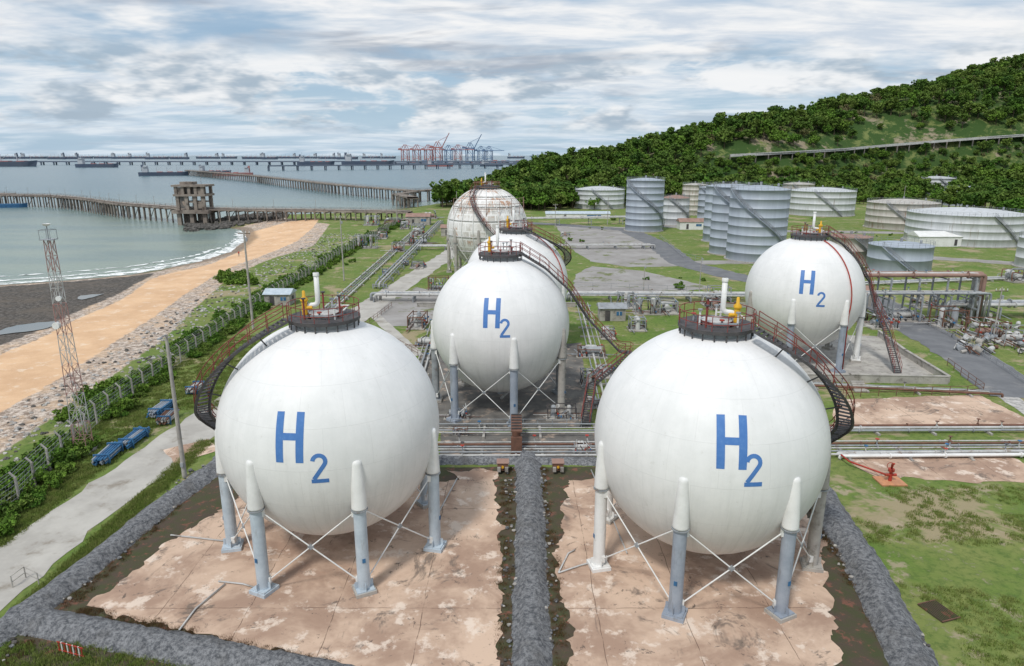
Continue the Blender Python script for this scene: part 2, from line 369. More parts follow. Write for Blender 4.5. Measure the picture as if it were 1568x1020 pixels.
patch('concrete_pad',[(640,540),(890,525),(905,655),(660,660)],.022,CONCD,.3)
patch('concrete_pad',[(676,663),(915,663),(912,702),(672,702)],.016,CONCD,.15)
patch('concrete_pad',[(1275,612),(1500,605),(1568,640),(1590,655),(1275,650)],.02,SLAB,.4)
patch('concrete_pad',[(1290,692),(1530,690),(1620,735),(1500,742),(1330,728)],.02,SLAB,.8)
patch('concrete_pad',[(1180,510),(1345,515),(1450,572),(1210,590),(1170,560)],.02,CONC,.2)
patch('concrete_pad',[(250,690),(320,672),(335,690),(270,712)],.045,SLAB,.2)
patch('gravel_lot',[(850,345),(962,348),(1005,365),(1030,398),(1045,408),(960,409),(905,400),(872,380)],.02,LOT,.8,2,.2)
patch('gravel_lot',[(905,408),(985,415),(1090,440),(1020,452),(880,452),(880,420)],.016,LOT,.8,2,.2)
patch('gravel_lot',[(590,500),(560,470),(640,440),(690,455),(650,500)],.024,LOT,.6,1,.3)
ribbon('yard_road',[S(*p) for p in [(1568,610),(1480,545),(1400,500),(1370,480),(1330,455),(1130,425),(1045,403),(1010,375),(960,352),(840,343),(700,338)]],8,.035,ASPH,.8)
ribbon('yard_road',[S(*p) for p in [(1045,403),(1200,400),(1350,390),(1500,400),(1800,420)]],7,.03,LOT,.8)
ribbon('yard_road',[(60,290),(100,270),(160,262),(260,270),(400,280)],8,.03,LOT,1.)
ribbon('gravel_strip',[S(*p) for p in [(1590,640),(1500,580),(1440,535),(1390,508)]],2.2,.03,PALEG,.6)
ribbon('footpath',[S(*p) for p in [(640,545),(560,470),(620,440)]],2.,.028,RCONC,.2)
# ---------------------------------------------------------------- sphere tanks
m,nt,b=nmat('white_sphere_paint',.45,0,.35); v=vec(nt)
s3=N(nt,'ShaderNodeSeparateXYZ'); nt.links.new(v,s3.inputs[0])
az=mth(nt,'ARCTAN2',s3.outputs[1],s3.outputs[0]); el=mth(nt,'ARCSINE',mth(nt,'DIVIDE',s3.outputs[2],8.1))
cb=N(nt,'ShaderNodeCombineXYZ'); nt.links.new(az,cb.inputs[0]); nt.links.new(el,cb.inputs[1])
bk=N(nt,'ShaderNodeTexBrick'); nt.links.new(cb.outputs[0],bk.inputs['Vector'])
for k,q in (('Scale',1),('Brick Width',.3927),('Row Height',.34),('Mortar Size',.003),('Mortar Smooth',.8)): bk.inputs[k].default_value=q
mp=N(nt,'ShaderNodeMapping'); mp.inputs['Scale'].default_value=(9,.8,1); nt.links.new(cb.outputs[0],mp.inputs[0])
st=noi(nt,mp.outputs[0],1.5,5,.75)
col=mix(nt,step(nt,noi(nt,v,.35,5,.7),.3,.7),(.83,.825,.82),(.745,.745,.74))
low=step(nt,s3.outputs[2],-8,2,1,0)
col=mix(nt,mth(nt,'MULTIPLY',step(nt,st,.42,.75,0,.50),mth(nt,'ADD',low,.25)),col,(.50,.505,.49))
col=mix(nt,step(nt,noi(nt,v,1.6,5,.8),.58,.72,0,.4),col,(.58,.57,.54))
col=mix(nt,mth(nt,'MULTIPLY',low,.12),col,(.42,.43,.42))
col=mix(nt,mth(nt,'MULTIPLY',bk.outputs['Fac'],.20),col,(.42,.42,.42))
nt.links.new(col,b.inputs['Base Color'])
hh=mth(nt,'ADD',mth(nt,'MULTIPLY',bk.outputs['Fac'],.35),noi(nt,v,.6,4,.5)); bump(nt,b,hh,.3,.06)
SPH=m
m,nt,b=nmat('peeling_sphere_paint',.7,0,.3); v=vec(nt)
col=mix(nt,step(nt,noi(nt,v,.3,5,.7),.42,.6),(.76,.75,.73),(.56,.54,.50))
s3=N(nt,'ShaderNodeSeparateXYZ'); nt.links.new(v,s3.inputs[0])
ru=mth(nt,'ADD',noi(nt,v,.35,5,.8,.6),mth(nt,'MULTIPLY',step(nt,s3.outputs[2],0,9),.10))
col=mix(nt,step(nt,ru,.58,.65,0,.85),col,(.46,.26,.16))
bk=N(nt,'ShaderNodeTexBrick')
az=mth(nt,'ARCTAN2',s3.outputs[1],s3.outputs[0]); el=mth(nt,'ARCSINE',mth(nt,'DIVIDE',s3.outputs[2],9.91))
cb=N(nt,'ShaderNodeCombineXYZ'); nt.links.new(az,cb.inputs[0]); nt.links.new(el,cb.inputs[1]); nt.links.new(cb.outputs[0],bk.inputs['Vector'])
for k,q in (('Scale',1),('Brick Width',.22),('Row Height',.2),('Mortar Size',.018),('Mortar Smooth',.2)): bk.inputs[k].default_value=q
col=mix(nt,mth(nt,'MULTIPLY',bk.outputs['Fac'],.7),col,(.88,.88,.87))
nt.links.new(col,b.inputs['Base Color']); PEEL=m

def stairs(mb,pts,w,rail=RED,tread=DARK,dz=.24,sr=.11):
    P=[Vector(p) for p in pts]; D=[P[0]]
    for a,b in zip(P[:-1],P[1:]):
        n=max(1,int(max(abs(b.z-a.z)/dz,(b-a).length/.32)))
        for k in range(1,n+1): D.append(a.lerp(b,k/n))
    L=[];Rr=[];side=None
    for i,p in enumerate(D):
        t=D[min(i+1,len(D)-1)]-D[max(i-1,0)]; t.z=0
        if t.length>1e-4: t.normalize(); side=Vector((-t.y,t.x,0))
        L.append(p+side*w/2);Rr.append(p-side*w/2)
        mb.box(p,(.30,w,.04),tread,rz=math.atan2(t.y,t.x))
    for E in (L,Rr):
        mb.tube([e-Vector((0,0,.06)) for e in E[::2]+[E[-1]]],sr,tread,4)
        for hgt in (.55,1.1): mb.tube([e+Vector((0,0,hgt)) for e in E[::2]+[E[-1]]],.035,rail,5)
        for e in E[::4]: mb.cyl(e,e+Vector((0,0,1.1)),.03,.03,rail,5,False)
def strip(mb,path,w,mt,n,e,u,c,R):
    P=[Vector(p) for p in path]; D=[P[0]]
    for a,b in zip(P[:-1],P[1:]):
        k=max(1,int((b-a).length/.14))
        for j in range(1,k+1): D.append(a.lerp(b,j/k))
    vs=[]
    for i,p in enumerate(D):
        t=(D[min(i+1,len(D)-1)]-D[max(i-1,0)]).normalized(); s=Vector((-t.y,t.x))
        for j in range(5):
            q=p+s*w*(.5-j/4); d=(n*R+e*q.x+u*q.y).normalized(); vs.append(c+d*(R+.012))
    mb.add(vs,[(i*5+j,i*5+j+1,(i+1)*5+j+1,(i+1)*5+j) for i in range(len(D)-1) for j in range(4)],mt,True)
def sphere_tank(x,y,cz,R=8.,legs0=-90-25.7,nleg=7,legm=None,Hpx=None,Tpx=None,stair=None,shell=SPH,side=0,top=True):
    E=empty('spherical_gas_tank',(x,y,0)); C=Vector((0,0,cz))
    mb=MB(); prof=[(max(R*math.cos(math.radians(a)),.001),R*math.sin(math.radians(a))) for a in np.linspace(-90,90,73)]
    mb.lathe(prof,(0,0,0),shell,128); mb.build('shell',E,(0,0,cz))
    LP=[]
    mb=MB()
    for i in range(nleg):
        a=math.radians(legs0+360/nleg*i); p=Vector((math.cos(a),math.sin(a),0))*(R*.985); LP.append(p)
        lm=legm[i%len(legm)] if legm else LEGB
        zj=cz-2.9; zt=cz+.42
        mb.cyl(p,p+Vector((0,0,zj)),.43,.43,lm,18)
        mb.lathe([(.0,zt-.0),(.18,zt-.02),(.29,zt-.10),(.335,zt-.28),(.44,zt-1.7),(.52,zj-.02),(.52,zj-.12),(.43,zj-.14)],p,WHITE if lm is not CONC else CONC,18)
        mb.lathe([(.43,zj-.16),(.56,zj-.17),(.56,zj-.24),(.43,zj-.25)],p,GREYP,18,False)
        mb.box(p+Vector((0,0,.33)),(1.2,1.2,.1),lm,rz=a); mb.box(p+Vector((0,0,.15)),(1.4,1.4,.3),CONC if i%2 else lm,rz=a)
        mb.box(p+Vector((0,0,2.6))+Vector((math.cos(a),math.sin(a),0))*.44,(.03,.22,.3),BLUE,rz=a)
        for q in range(4): mb.box(p+Vector((0,0,.62))+Vector((math.cos(a+q*1.5708),math.sin(a+q*1.5708),0))*.52,(.22,.03,.5),lm,rz=a+q*1.5708)
    mb.build('legs',E)
    mb=MB()
    for i in range(nleg):
        a=LP[i];b=LP[(i+1)%nleg]; d=(b-a).normalized()*.4; a2=a+d;b2=b-d
        for p,q in ((a2+Vector((0,0,cz-3.4)),b2+Vector((0,0,.9))),(b2+Vector((0,0,cz-3.4)),a2+Vector((0,0,.9)))):
            mb.cyl(p,q,.05,.05,WHITE,6)
            for e_ in (p,q): mb.box(e_,(.25,.25,.5),WHITE)
        mb.box((a2+b2)/2+Vector((0,0,(cz-2.5)/2)),(.32,.1,.32),GREYP,rz=math.atan2(d.y,d.x),rx=0,ry=.785)
    mb.build('cross_bracing',E)
    mb=MB(); zb=cz-R
    mb.cyl((0,0,zb+.3),(0,0,.35 if zb<1.2 else zb-.6),.45,.45,GREYP,14)
    mb.tube(rnd_path([(0,0,.45),(1.5,4,.45),(1.5,R+6,.45)],.8),.16,AGED,8)
    if side: mb.tube(rnd_path([(side*R*.5,R*.87,.6),(side*R*.5,R*.87,5.),(side*.3*R,R*.5,cz-R*.80)],.6),.13,GREYP,8)
    mb.build('bottom_piping',E)
    if top:
        zt=cz+R; pr=2.55*R/8
        mb=MB()
        mb.lathe([(1.3,zt+.34),(pr,zt+.34),(pr,zt+.10),(1.3,zt+.10)],(0,0,0),DARK,40,False)
        mb.lathe([(pr-.5,zt-.32),(pr-.5,zt+.1)],(0,0,0),GREYP,40)
        for t in np.linspace(0,2*math.pi,21)[:-1]: mb.box(((pr-.12)*math.cos(t),(pr-.12)*math.sin(t),zt-.12),(.08,.08,.5),DARK)
        for hh_ in (.75,1.3):
            mb.tube([((pr-.04)*math.cos(t),(pr-.04)*math.sin(t),zt+.34+hh_-.3) for t in np.linspace(0,2*math.pi,33)[:-1]],.03,RED,5,True)
        for t in np.linspace(0,2*math.pi,17)[:-1]: mb.cyl(((pr-.04)*math.cos(t),(pr-.04)*math.sin(t),zt+.3),((pr-.04)*math.cos(t),(pr-.04)*math.sin(t),zt+1.35),.028,.028,RED,5,False)
        mb.build('top_platform',E)
        mb=MB(); s_=1 if side>=0 else -1
        mb.lathe([(.9,zt-.1),(.9,zt+.45),(1.05,zt+.45),(1.05,zt+.62),(.001,zt+.66)],(0,0,0),AGED,20,False)
        mb.lathe([(1.06,zt+.47),(1.06,zt+.60)],(0,0,0),RED,20)
        vx=-.35*s_
        mb.tube(rnd_path([(-1.2*s_,-.2,zt+.3),(-1.2*s_,-.2,zt+1.15),(vx,-.1,zt+1.15),(vx,-.1,zt+3.3)],.4),.18,WHITE,10)
        mb.lathe([(.22,3.25),(.22,3.45),(.18,3.5)],(vx,-.1,zt),WHITE,10)
        mb.cyl((-1.25*s_,-.35,zt+.5),(-1.25*s_,-.35,zt+1.5),.2,.2,YEL,12); mb.lathe([(.27,1.5),(.29,1.65),(.12,1.8),(.1,2.2),(.02,2.25)],(-1.25*s_,-.35,zt),YEL,12)
        mb.cyl((-1.25*s_,-.35,zt+1.0),(-.7*s_,-.35,zt+1.0),.13,.13,YEL,10)
        for k in range(11):
            t=k*.72+.4; r=1.2+.4*(k%2); q=(r*math.cos(t),r*math.sin(t))
            mb.cyl((q[0],q[1],zt+.2),(q[0],q[1],zt+.8+.5*(k%3)),.07,.07,(GREYP,WHITE,RED)[k%3],8)
            mb.cyl((q[0],q[1],zt+.8+.5*(k%3)),(q[0],q[1],zt+.88+.5*(k%3)),.17,.17,(REDB,GREYP,DARK)[k%3],10)
        mb.tube([(.3,.9,zt+.9),(1.6,.9,zt+.9),(1.6,-.8,zt+.9)],.06,WHITE,6); mb.tube([(-.6,-1.3,zt+.6),(.9,-1.4,zt+.6),(1.5,-.6,zt+.6)],.08,GREYP,6)
        mb.build('relief_valves',E)
    if stair:
        mb=MB(); stairs(mb,stair,.95); 
        for p in stair[3::4]:
            p=Vector(p); d=(p-C); 
            if d.length<R+2 : mb.cyl(p-Vector((0,0,.1)),C+d.normalized()*R*.99,.05,.05,DARK,5)
        mb.build('staircase',E)
    for px,kind in ((Hpx,'H'),(Tpx,'2')):
        if not px: continue
        a,yy,k=ray(*px); o=Vector((0,0,H))-Vector((x,y,cz)); d=Vector((a,yy,k)).normalized()
        bb=o.dot(d); t=-bb-math.sqrt(bb*bb-(o.dot(o)-R*R)); n=(o+d*t).normalized()
        e=Vector((-n.y,n.x,0)).normalized(); u=n.cross(e)
        if kind=='H':
            mb=MB() ; h=1.66;w=.66
            for s in (-1,1): strip(mb,[(s*w,-h),(s*w,h)],.50,BLUEL,n,e,u,C,R)
            strip(mb,[(-w+.25,0.05),(w-.25,0.05)],.46,BLUEL,n,e,u,C,R); hm=mb
        else:
            r=.40; pth=[(r*math.cos(t)+0,.50+r*math.sin(t)) for t in np.linspace(math.radians(175),math.radians(-38),14)]
            pth+=[(-.38,-.72)]
            strip(hm,pth,.27,BLUEL,n,e,u,C,R); strip(hm,[(-.54,-.86),(.56,-.86)],.28,BLUEL,n,e,u,C,R)
            hm.build('h2_lettering',E)
    return E
def sph_stair(cz,R,a0,a1,a2,zend=.1):
    out=[]
    for k in range(15):
        t=k/14; e=math.radians(70*(1-t)+8*t); a=math.radians(a0+(a1-a0)*t**1.2); r=R+.45+.75*t
        out.append((r*math.cos(e)*math.cos(a),r*math.cos(e)*math.sin(a),cz+(r if k else R+.3)*math.sin(e)+(.7 if k==0 else .5*(1-t))))
    z0=out[-1][2]; r=R+1.2
    for k in range(1,13):
        t=k/12; a=math.radians(a1+(a2-a1)*t); out.append((r*math.cos(a),r*math.sin(a),z0*(1-t)+zend*t))
    return out
sphere_tank(-13.5,47.8,9.35,legm=[LEGB],Hpx=(443,670),Tpx=(489,718),stair=sph_stair(9.35,8,222,187,112),side=1)
sphere_tank(13.95,45.3,9.4,legm=[LEGG,LEGG,CONC,WHITE,GREYP,WHITE,WHITE],Hpx=(1121,677),Tpx=(1154,721),stair=sph_stair(9.4,8,-48,-8,68),side=-1)
mp_=[(2.2,-1,18.3),(5,-1.2,16.6),(7.8,-1,14),(10.2,-.6,10.4),(14,-.3,6.4),(15,-.3,6.4),(15,-1.4,6.4),(10.5,-3,3.2),(9.3,-8,0.1)]
sphere_tank(-1.3,77.8,9.7,legs0=-79,legm=[LEGG,CONC,GREYP],Hpx=(753,479),Tpx=(773,503),stair=mp_,side=1)
mp2=[(1.9,-1,18.3),(4.6,-1.2,16.6),(7,-1.2,14),(8.7,-1.2,11.5),(9.6,-2,8),(10.5,-4,5),(10.6,-8,.1)]
sphere_tank(42.1,96.9,9.7,legs0=-70,legm=[LEGG,WHITE,CONC],Hpx=(1236,432),Tpx=(1257,459),stair=mp2,side=-1)
sphere_tank(.6,104.,9.8,legs0=-80,legm=[GREYP],stair=sph_stair(9.8,8,-60,40,100),side=1)
Eb=sphere_tank(-6.2,172,11.3,R=9.9,legs0=-100,nleg=9,legm=[CONC],shell=PEEL,stair=sph_stair(11.3,9.9,230,270,330),side=1)
mb=MB()
for e in (-55,-30,-8,14,34,52): mb.tube([(10.02*math.cos(math.radians(e))*math.cos(t),10.02*math.cos(math.radians(e))*math.sin(t),11.3+10.02*math.sin(math.radians(e))) for t in np.linspace(0,2*math.pi,49)[:-1]],.11,AGED,5,True)
for k in range(20):
    a=k*math.pi/10; mb.tube([(10.02*math.cos(e)*math.cos(a),10.02*math.cos(e)*math.sin(a),11.3+10.02*math.sin(e)) for e in np.linspace(-1.1,1.25,18)],.11,WHITE,5)
# scaffold lift over the top right
for k in range(9):
    a=-2.6+k*.35; r=9.2; 
    mb.cyl((r*math.cos(a),r*math.sin(a),14.6),(r*math.cos(a),r*math.sin(a),18.8),.06,.06,ROOF,5)
for zz in (16.5,17.6,18.8): mb.tube([(9.2*math.cos(-2.6+k*.35),9.2*math.sin(-2.6+k*.35),zz) for k in range(9)],.05,ROOF,5)
for zz,rr in ((21.3,3.4),(22.4,3.4)): mb.tube([(rr*math.cos(t),rr*math.sin(t),zz) for t in np.linspace(0,6.28,25)[:-1]],.05,ROOF,5,True)
mb.build('insulation_ribs_and_scaffold',Eb)
mb=MB(); mb.tube([(42.1+8.15*math.cos(e)*math.cos(-1.15),96.9+8.15*math.cos(e)*math.sin(-1.15),9.7+8.15*math.sin(e)) for e in np.linspace(1.25,-.2,14)]+[(45.4,89.5,0)],.08,REDB,6); mb.build('sprinkler_riser')
mb=MB(); mb.tube([(.6+8.15*math.cos(e)*math.cos(-.5),104+8.15*math.cos(e)*math.sin(-.5),9.8+8.15*math.sin(e)) for e in np.linspace(1.25,-.2,14)]+[(7.7,100.2,0)],.08,REDB,6); mb.build('sprinkler_riser')
# ---------------------------------------------------------------- cylindrical tanks
def cyl_tank(u0,u1,vt,vb,mt=TK1,roof=.12,sa=None,rm=None):
    uc=(u0+u1)/2; fx_,fy_=S(uc,vb); dep=fy_*cp+H*sp; r=(u1-u0)/2/FP*dep; r*=1+r/dep
    d=Vector((fx_,fy_)).normalized(); c=Vector((fx_,fy_))+d*r
    h=zat(vt,c.y-r*.1); E=empty('storage_tank',(c.x,c.y,0))
    mb=MB(); prof=[(r,0)]
    nb=max(2,int(h/2.4))
    for i in range(1,nb): z=h*i/nb; prof+=[(r,z-.03),(r+.02,z-.02),(r+.02,z+.02),(r,z+.03)]
    prof+=[(r,h-.15),(r+.1,h-.13),(r+.1,h)]
    mb.lathe(prof,(0,0,0),mt,56); mb.lathe([(r+.1,h),(r*.66,h+r*roof*.55),(r*.33,h+r*roof*.88),(.01,h+r*roof)],(0,0,0),rm or mt,56)
    mb.lathe([(r+.5,.0),(r+.5,.25),(r,.25)],(0,0,0),CONC,40,False)
    mb.build('tank_body',E)
    mb=MB()
    for t in np.linspace(0,2*math.pi,int(r*4))[:-1]: mb.cyl((r*math.cos(t),r*math.sin(t),h),(r*math.cos(t),r*math.sin(t),h+1.1),.035,.035,GREYP,4,False)
    for hh_ in (.6,1.1): mb.tube([(r*math.cos(t),r*math.sin(t),h+hh_) for t in np.linspace(0,2*math.pi,40)[:-1]],.035,GREYP,4,True)
    mb.cyl((0,0,h+r*roof-.1),(0,0,h+r*roof+.9),.35,.35,GREYP,10); mb.cyl((r*.5,-r*.3,h),(r*.5,-r*.3,h+r*roof+.6),.3,.3,GREYP,10)
    mb.build('roof_fittings',E)
    a0=R_(-2.4,-1.2) if sa is None else sa; mb=MB(); pts=[]
    da=h/(r*.85); n=24
    for k in range(n+1): t=k/n; a=a0+da*(1-t)*1; pts.append(((r+.4)*math.cos(a),(r+.4)*math.sin(a),h*t+.1))
    stairs(mb,[Vector(p) for p in pts],.6,rail=GREYP,tread=LEGG if mt is TK1 else GREYP,dz=.5,sr=.12); mb.build('spiral_stair',E)
for T in [(880,955,290,321,TK2),(957,1013,276,356,TK1,.12,-2.9),(1012,1053,303,346,TK2,.2,None,ROOF),(1043,1080,283,330,TK3),
 (1067,1105,287,345,TK1,.12,-2.6),(1076,1125,285,372,TK1,.12,-2.4),(1086,1150,286,392,TK1,.12,-2.9),(1112,1197,290,403,TK1,.14,-3.0),
 (1197,1242,282,318,TK3),(1207,1302,292,332,TK2,.1,-2.2),(1278,1320,281,305,TK1),(1328,1426,310,353,TK3,.1,-2.5),(1393,1548,326,378,TK2,.09,-1.7),
 (1403,1455,273,303,TK2),(1357,1402,281,300,TK3,.15,None,ROOF),(1446,1496,288,316,TK1),(1470,1502,274,296,TK3),(1329,1417,375,420,TK1,.1,-2.6),(1268,1328,362,405,TK3,.1,None,ROOF),(1560,1640,365,415,TK2)]:
    cyl_tank(*T)
# ---------------------------------------------------------------- pipes & equipment
def bundle(name,p0,p1,n,sp_,r,z,mats,sup=6.,rail=False):
    mb=MB(); a=Vector(p0);b=Vector(p1); d=(b-a).normalized(); s=Vector((-d.y,d.x))
    for i in range(n):
        o=(i-(n-1)/2)*sp_+R_(-.05,.05); rr=r*random.choice((.6,.8,1,1.25)); zz=z+R_(0,.15)
        q0=a+s*o+d*R_(-1,1);q1=b+s*o+d*R_(-1,1); mt=mats[i%len(mats)]
        mb.tube(rnd_path([(q0.x,q0.y,0.05),(q0.x,q0.y,zz),(q1.x,q1.y,zz),(q1.x,q1.y,.05)],.5),rr,mt,10)
        for k in range(int((q1-q0).length/7)):
            q=q0+d*(3.5+7*k+R_(-1.5,1.5)); mb.cyl((q.x,q.y,zz),(q.x+d.x*.12,q.y+d.y*.12,zz),rr*1.7,rr*1.7,mt,12)
            if random.random()<.35:
                mb.cyl((q.x,q.y,zz),(q.x,q.y,zz+.7),.06,.06,mt,6); mb.cyl((q.x,q.y,zz+.7),(q.x,q.y,zz+.75),.2,.2,random.choice((REDB,RUST,BLUE,DARK)),10)
    L=(b-a).length; 
    for k in range(int(L/sup)+1):
        q=a+d*(k*sup); W=n*sp_+.6
        mb.box((q.x,q.y,(z-r)/2),(.25,W,z-r-.02) if z<1 else (.22,W,.22),CONC if z<1 else GREYP,rz=math.atan2(d.y,d.x))
        if z>=1:
            mb.box((q.x,q.y,z-r*1.3-.12),(.2,W,.2),GREYP,rz=math.atan2(d.y,d.x))
            for o in (-W/2+.15,W/2-.15): mb.box((q.x+s.x*o,q.y+s.y*o,z/2-.15),(.25,.25,z-.3),GREYP)
    return mb.build(name)
mm=[AGED,GREYP,AGED,GREYP,RUST,AGED]
bundle('pipeline_bundle',(-9,63.3),(125,64.3),6,.62,.09,.35,mm)
bundle('pipeline_bundle',(-9,68.4),(11,68.4),4,.8,.09,.35,mm)
bundle('pipeline_bundle',(27,68.6),(125,69.5),3,.7,.12,.35,[GREYP,AGED,RUST])
bundle('pipeline_bundle',(33,61.9),(60,62.4),2,.6,.2,.35,[WHITE,AGED])
bundle('pipe_rack',(-28,137),(-5,136.5),3,.95,.30,1.4,[AGED,GREYP,AGED],8)
bundle('pipe_rack',(12,137),(62,136),4,.95,.24,1.4,[AGED,GREYP,AGED],8)
bundle('pipe_rack',(80,122),(170,124),4,1.0,.40,2.6,[AGED,GREYP,WHITE],8)
bundle('pipe_rack',(62,121),(84,121),5,.8,.34,8.2,[ROOF,AGED,AGED],5)
bundle('pipe_rack',(62,119),(84,119),4,.8,.2,5.2,[GREYP,AGED],5)
bundle('pipeline_bundle',(11,66),(14,134),4,.7,.11,.35,mm)
bundle('pipeline_bundle',(-12,70),(-14,132),3,.7,.11,.35,mm)
bundle('pipeline_bundle',(-35,122),(-38,300),4,.7,.14,.4,[AGED,GREYP,GREYP],8)
bundle('pipeline_bundle',(-29.5,150),(-31,300),3,.9,.16,1.3,[GREYP,AGED],9)
bundle('pipeline_bundle',(-30,215),(45,218),4,.9,.18,1.2,[AGED,GREYP],9)
bundle('pipeline_bundle',(33,84),(60,80),3,.7,.11,.35,[RUST,AGED,GREYP],6)
bundle('pipeline_bundle',(-8,288),(60,300),4,1.1,.35,3.,[AGED,GREYP],14)
bundle('pipeline_bundle',(60,150),(190,175),3,.9,.22,.5,[AGED,GREYP],9)
def skid(x,y,s=1,rz=0):
    mb=MB(); W=R_(2.5,6);D=R_(1.8,3.4);Z=R_(1.4,3.2); kind=random.randrange(3)
    fm=random.choice((GREYP,RUST,DARK,GREYP))
    if kind!=1:
        for a in(-1,1):
            for b in(-1,1): mb.box((a*W/2,b*D/2,Z/2),(.14,.14,Z),fm)
            mb.box((0,a*D/2,Z-.08),(W,.12,.12),fm); mb.box((a*W/2,0,Z-.25),(.12,D-.2,.12),fm)
    mb.box((0,0,.1),(W+.6,D+.6,.2),CONC)
    if kind!=2:
        q=R_(.3,.6); mb.cyl((-W*.35,0,.4+q),(W*.35,0,.4+q),q,q,random.choice((AGED,GREYP,ROOF)),18)
        for sx in(-1,1): mb.lathe([(q,0),(q*.8,.15),(.01,.25)],(sx*W*.1,D*.3,1.4),AGED,12); mb.box((sx*W*.25,0,.3),(.2,q*1.6,.4),CONC)
    else:
        for sx in(-.3,.25): q=R_(.3,.5); mb.lathe([(q,.2),(q,Z*.9),(q*.7,Z*.9+.25),(.01,Z*.9+.35)],(sx*W,0,0),random.choice((AGED,GREYP,AGED)),16)
    for k in range(8):
        px=R_(-W/2,W/2); zz=R_(.5,Z); mt=random.choice((AGED,GREYP,RUST,DARK,GREYP)); mb.tube(rnd_path([(px,-D*.55,.1),(px,-D*.55,zz),(px+R_(-1,1),D*.4,zz),(px,D*.6,.1)],.25),R_(.04,.10),mt,7)
        mb.cyl((px,-D*.55,zz*.7),(px,-D*.55-.25,zz*.7),.15,.15,random.choice((REDB,BLUE,DARK,RUST)),9)
    for k in range(3): yy=R_(-D/2,D/2); mb.tube([(-W/2-R_(0,3),yy,.35),(W/2+R_(0,3),yy,.35)],.06,random.choice((AGED,GREYP,RUST)),6)
    ob=mb.build('process_skid'); ob.location=(x,y,.04); ob.rotation_euler=(0,0,rz); ob.scale=(s,s,s); return ob
for u,v_,s in [(640,500,1),(672,445,1.),(930,515,.9),(975,505,1),(1020,478,1.2),(905,545,.9),(925,575,.8),(600,345,1.8),(640,360,1.6),(585,365,1.5),(655,335,1.8),(610,385,1.2),(1345,500,1.2),(1450,500,1.2),(1510,515,1.1),(1555,525,1.),(890,690,.5),(1090,470,1),(910,620,.6),(1215,485,1),(1550,430,1.6),(865,362,1.0),(640,410,1),(705,665,.4),(990,480,1),(960,470,1),(640,375,1.5),(620,350,1.4),(560,380,1.3),(1380,490,1.2),(1100,458,1.),(650,530,.8),(570,345,1.5),(1480,480,1.3),(1420,470,1.2),(700,640,.6),(860,640,.7),(900,590,.7)]:
    p=S(u,v_); skid(p[0],p[1],s,random.choice((0,1.57))+R_(-.1,.1))
def kiosk(u,v_,w,d,h,wall,roof,name='equipment_hut'):
    x_,y_=S(u,v_); mb=MB(); mb.box((0,0,h/2),(w,d,h),wall)
    o=.3; mb.add([(-w/2-o,-d/2-o,h+.02),(w/2+o,-d/2-o,h+.02),(w/2+o,d/2+o,h+.02),(-w/2-o,d/2+o,h+.02),(-w/2-o,0,h+d*.22),(w/2+o,0,h+d*.22)],[(0,1,5,4),(2,3,4,5),(0,4,3),(1,2,5),(3,2,1,0)],roof)
    mb.box((-w*.2,-d/2-.03,h*.42),(.9,.06,min(2.,h*.84)),DARK); mb.box((w*.25,-d/2-.03,h*.6),(w*.22,.06,h*.3),BLUE); mb.box((w*.25,-d/2-.08,h*.6),(.06,.06,h*.3),WHITE)
    mb.box((w/2+.03,0,h*.6),(.06,d*.3,h*.3),DARK)
    ob=mb.build(name); ob.location=(x_,y_+d/2,.03)
kiosk(938,492,4.6,3.4,2.3,CONC,GREYP); kiosk(425,468,5,4,2.2,CONC,LEGB); kiosk(690,362,7,5,3,CONC,ROOF)
kiosk(1500,378,40,7,3.2,WHITE,WHITE,'long_warehouse'); kiosk(1440,355,9,6,3,CONC,ROOF); kiosk(1310,470,6,4,3,CONC,ROOF); kiosk(1030,330,14,8,4,CONC,ROOF); kiosk(640,345,10,6,3.5,CONC,ROOF); kiosk(1060,352,10,6,3,WHITE,ROOF)
kiosk(885,335,30,5,2.2,WHITE,LEGB,'open_shelter')
mb=MB(); mb.box((.45,67,1.2),(.9,.5,2.4),RUST); mb.box((.45,63,.9),(1.1,.4,1.8),RUST); mb.box((.45,65,2.45),(1.1,4.6,.15),RUST)
for k in range(6): mb.box((.45,63.2+k*.75,2.6),(1.0,.1,.12),DARK)
mb.build('pipe_crossing_frame')
def hydrantbox(u,v_):
    x_,y_=S(u,v_); mb=MB(); mb.box((0,0,.35),(1.,.9,.7),RUST); mb.box((0,0,.75),(1.15,1.05,.08),ROOF); mb.box((-.35,-.6,.2),(.3,.3,.4),CONC); mb.box((.35,-.6,.2),(.3,.3,.4),CONC); mb.cyl((0,-.47,.4),(0,-.6,.4),.12,.12,YEL,10)
    mb.build('valve_box',None,(x_,y_,.3))
hydrantbox(770,722); hydrantbox(854,722)
x_,y_=S(1362,738); mb=MB(); mb.box((0,0,.06),(2.3,1.8,.12),ORANGE); mb.cyl((0,0,.1),(0,0,1.1),.16,.14,REDB,12); mb.cyl((0,0,1.05),(0,0,1.3),.28,.28,REDB,12); mb.cyl((-.5,0,.7),(.5,0,.7),.13,.13,REDB,10)
mb.tube(rnd_path([(0,0,1.3),(0,0,1.75),(-.15,-.3,1.9),(-.5,-1.1,2.3)],.2),.09,REDB,8); mb.tube([(.3*math.cos(t),.25,1.5+.3*math.sin(t)) for t in np.linspace(0,6.28,13)[:-1]],.03,REDB,5,True)
mb.tube([(0,.2,.5),(-2.2,3.2,.5),(-2.4,4.5,.6)],.09,REDB,8); mb.build('fire_monitor',None,(x_,y_,.02))
mb=MB(); x_,y_=S(1437,937)
mb.box((0,0,.03),(1.5,1.9,.06),SOIL)
for k in range(10): mb.box((-.68+k*.15,0,.08),(.04,1.85,.04),SOIL)
for q in (-.92,.92): mb.box((0,q,.08),(1.5,.06,.06),RUST)
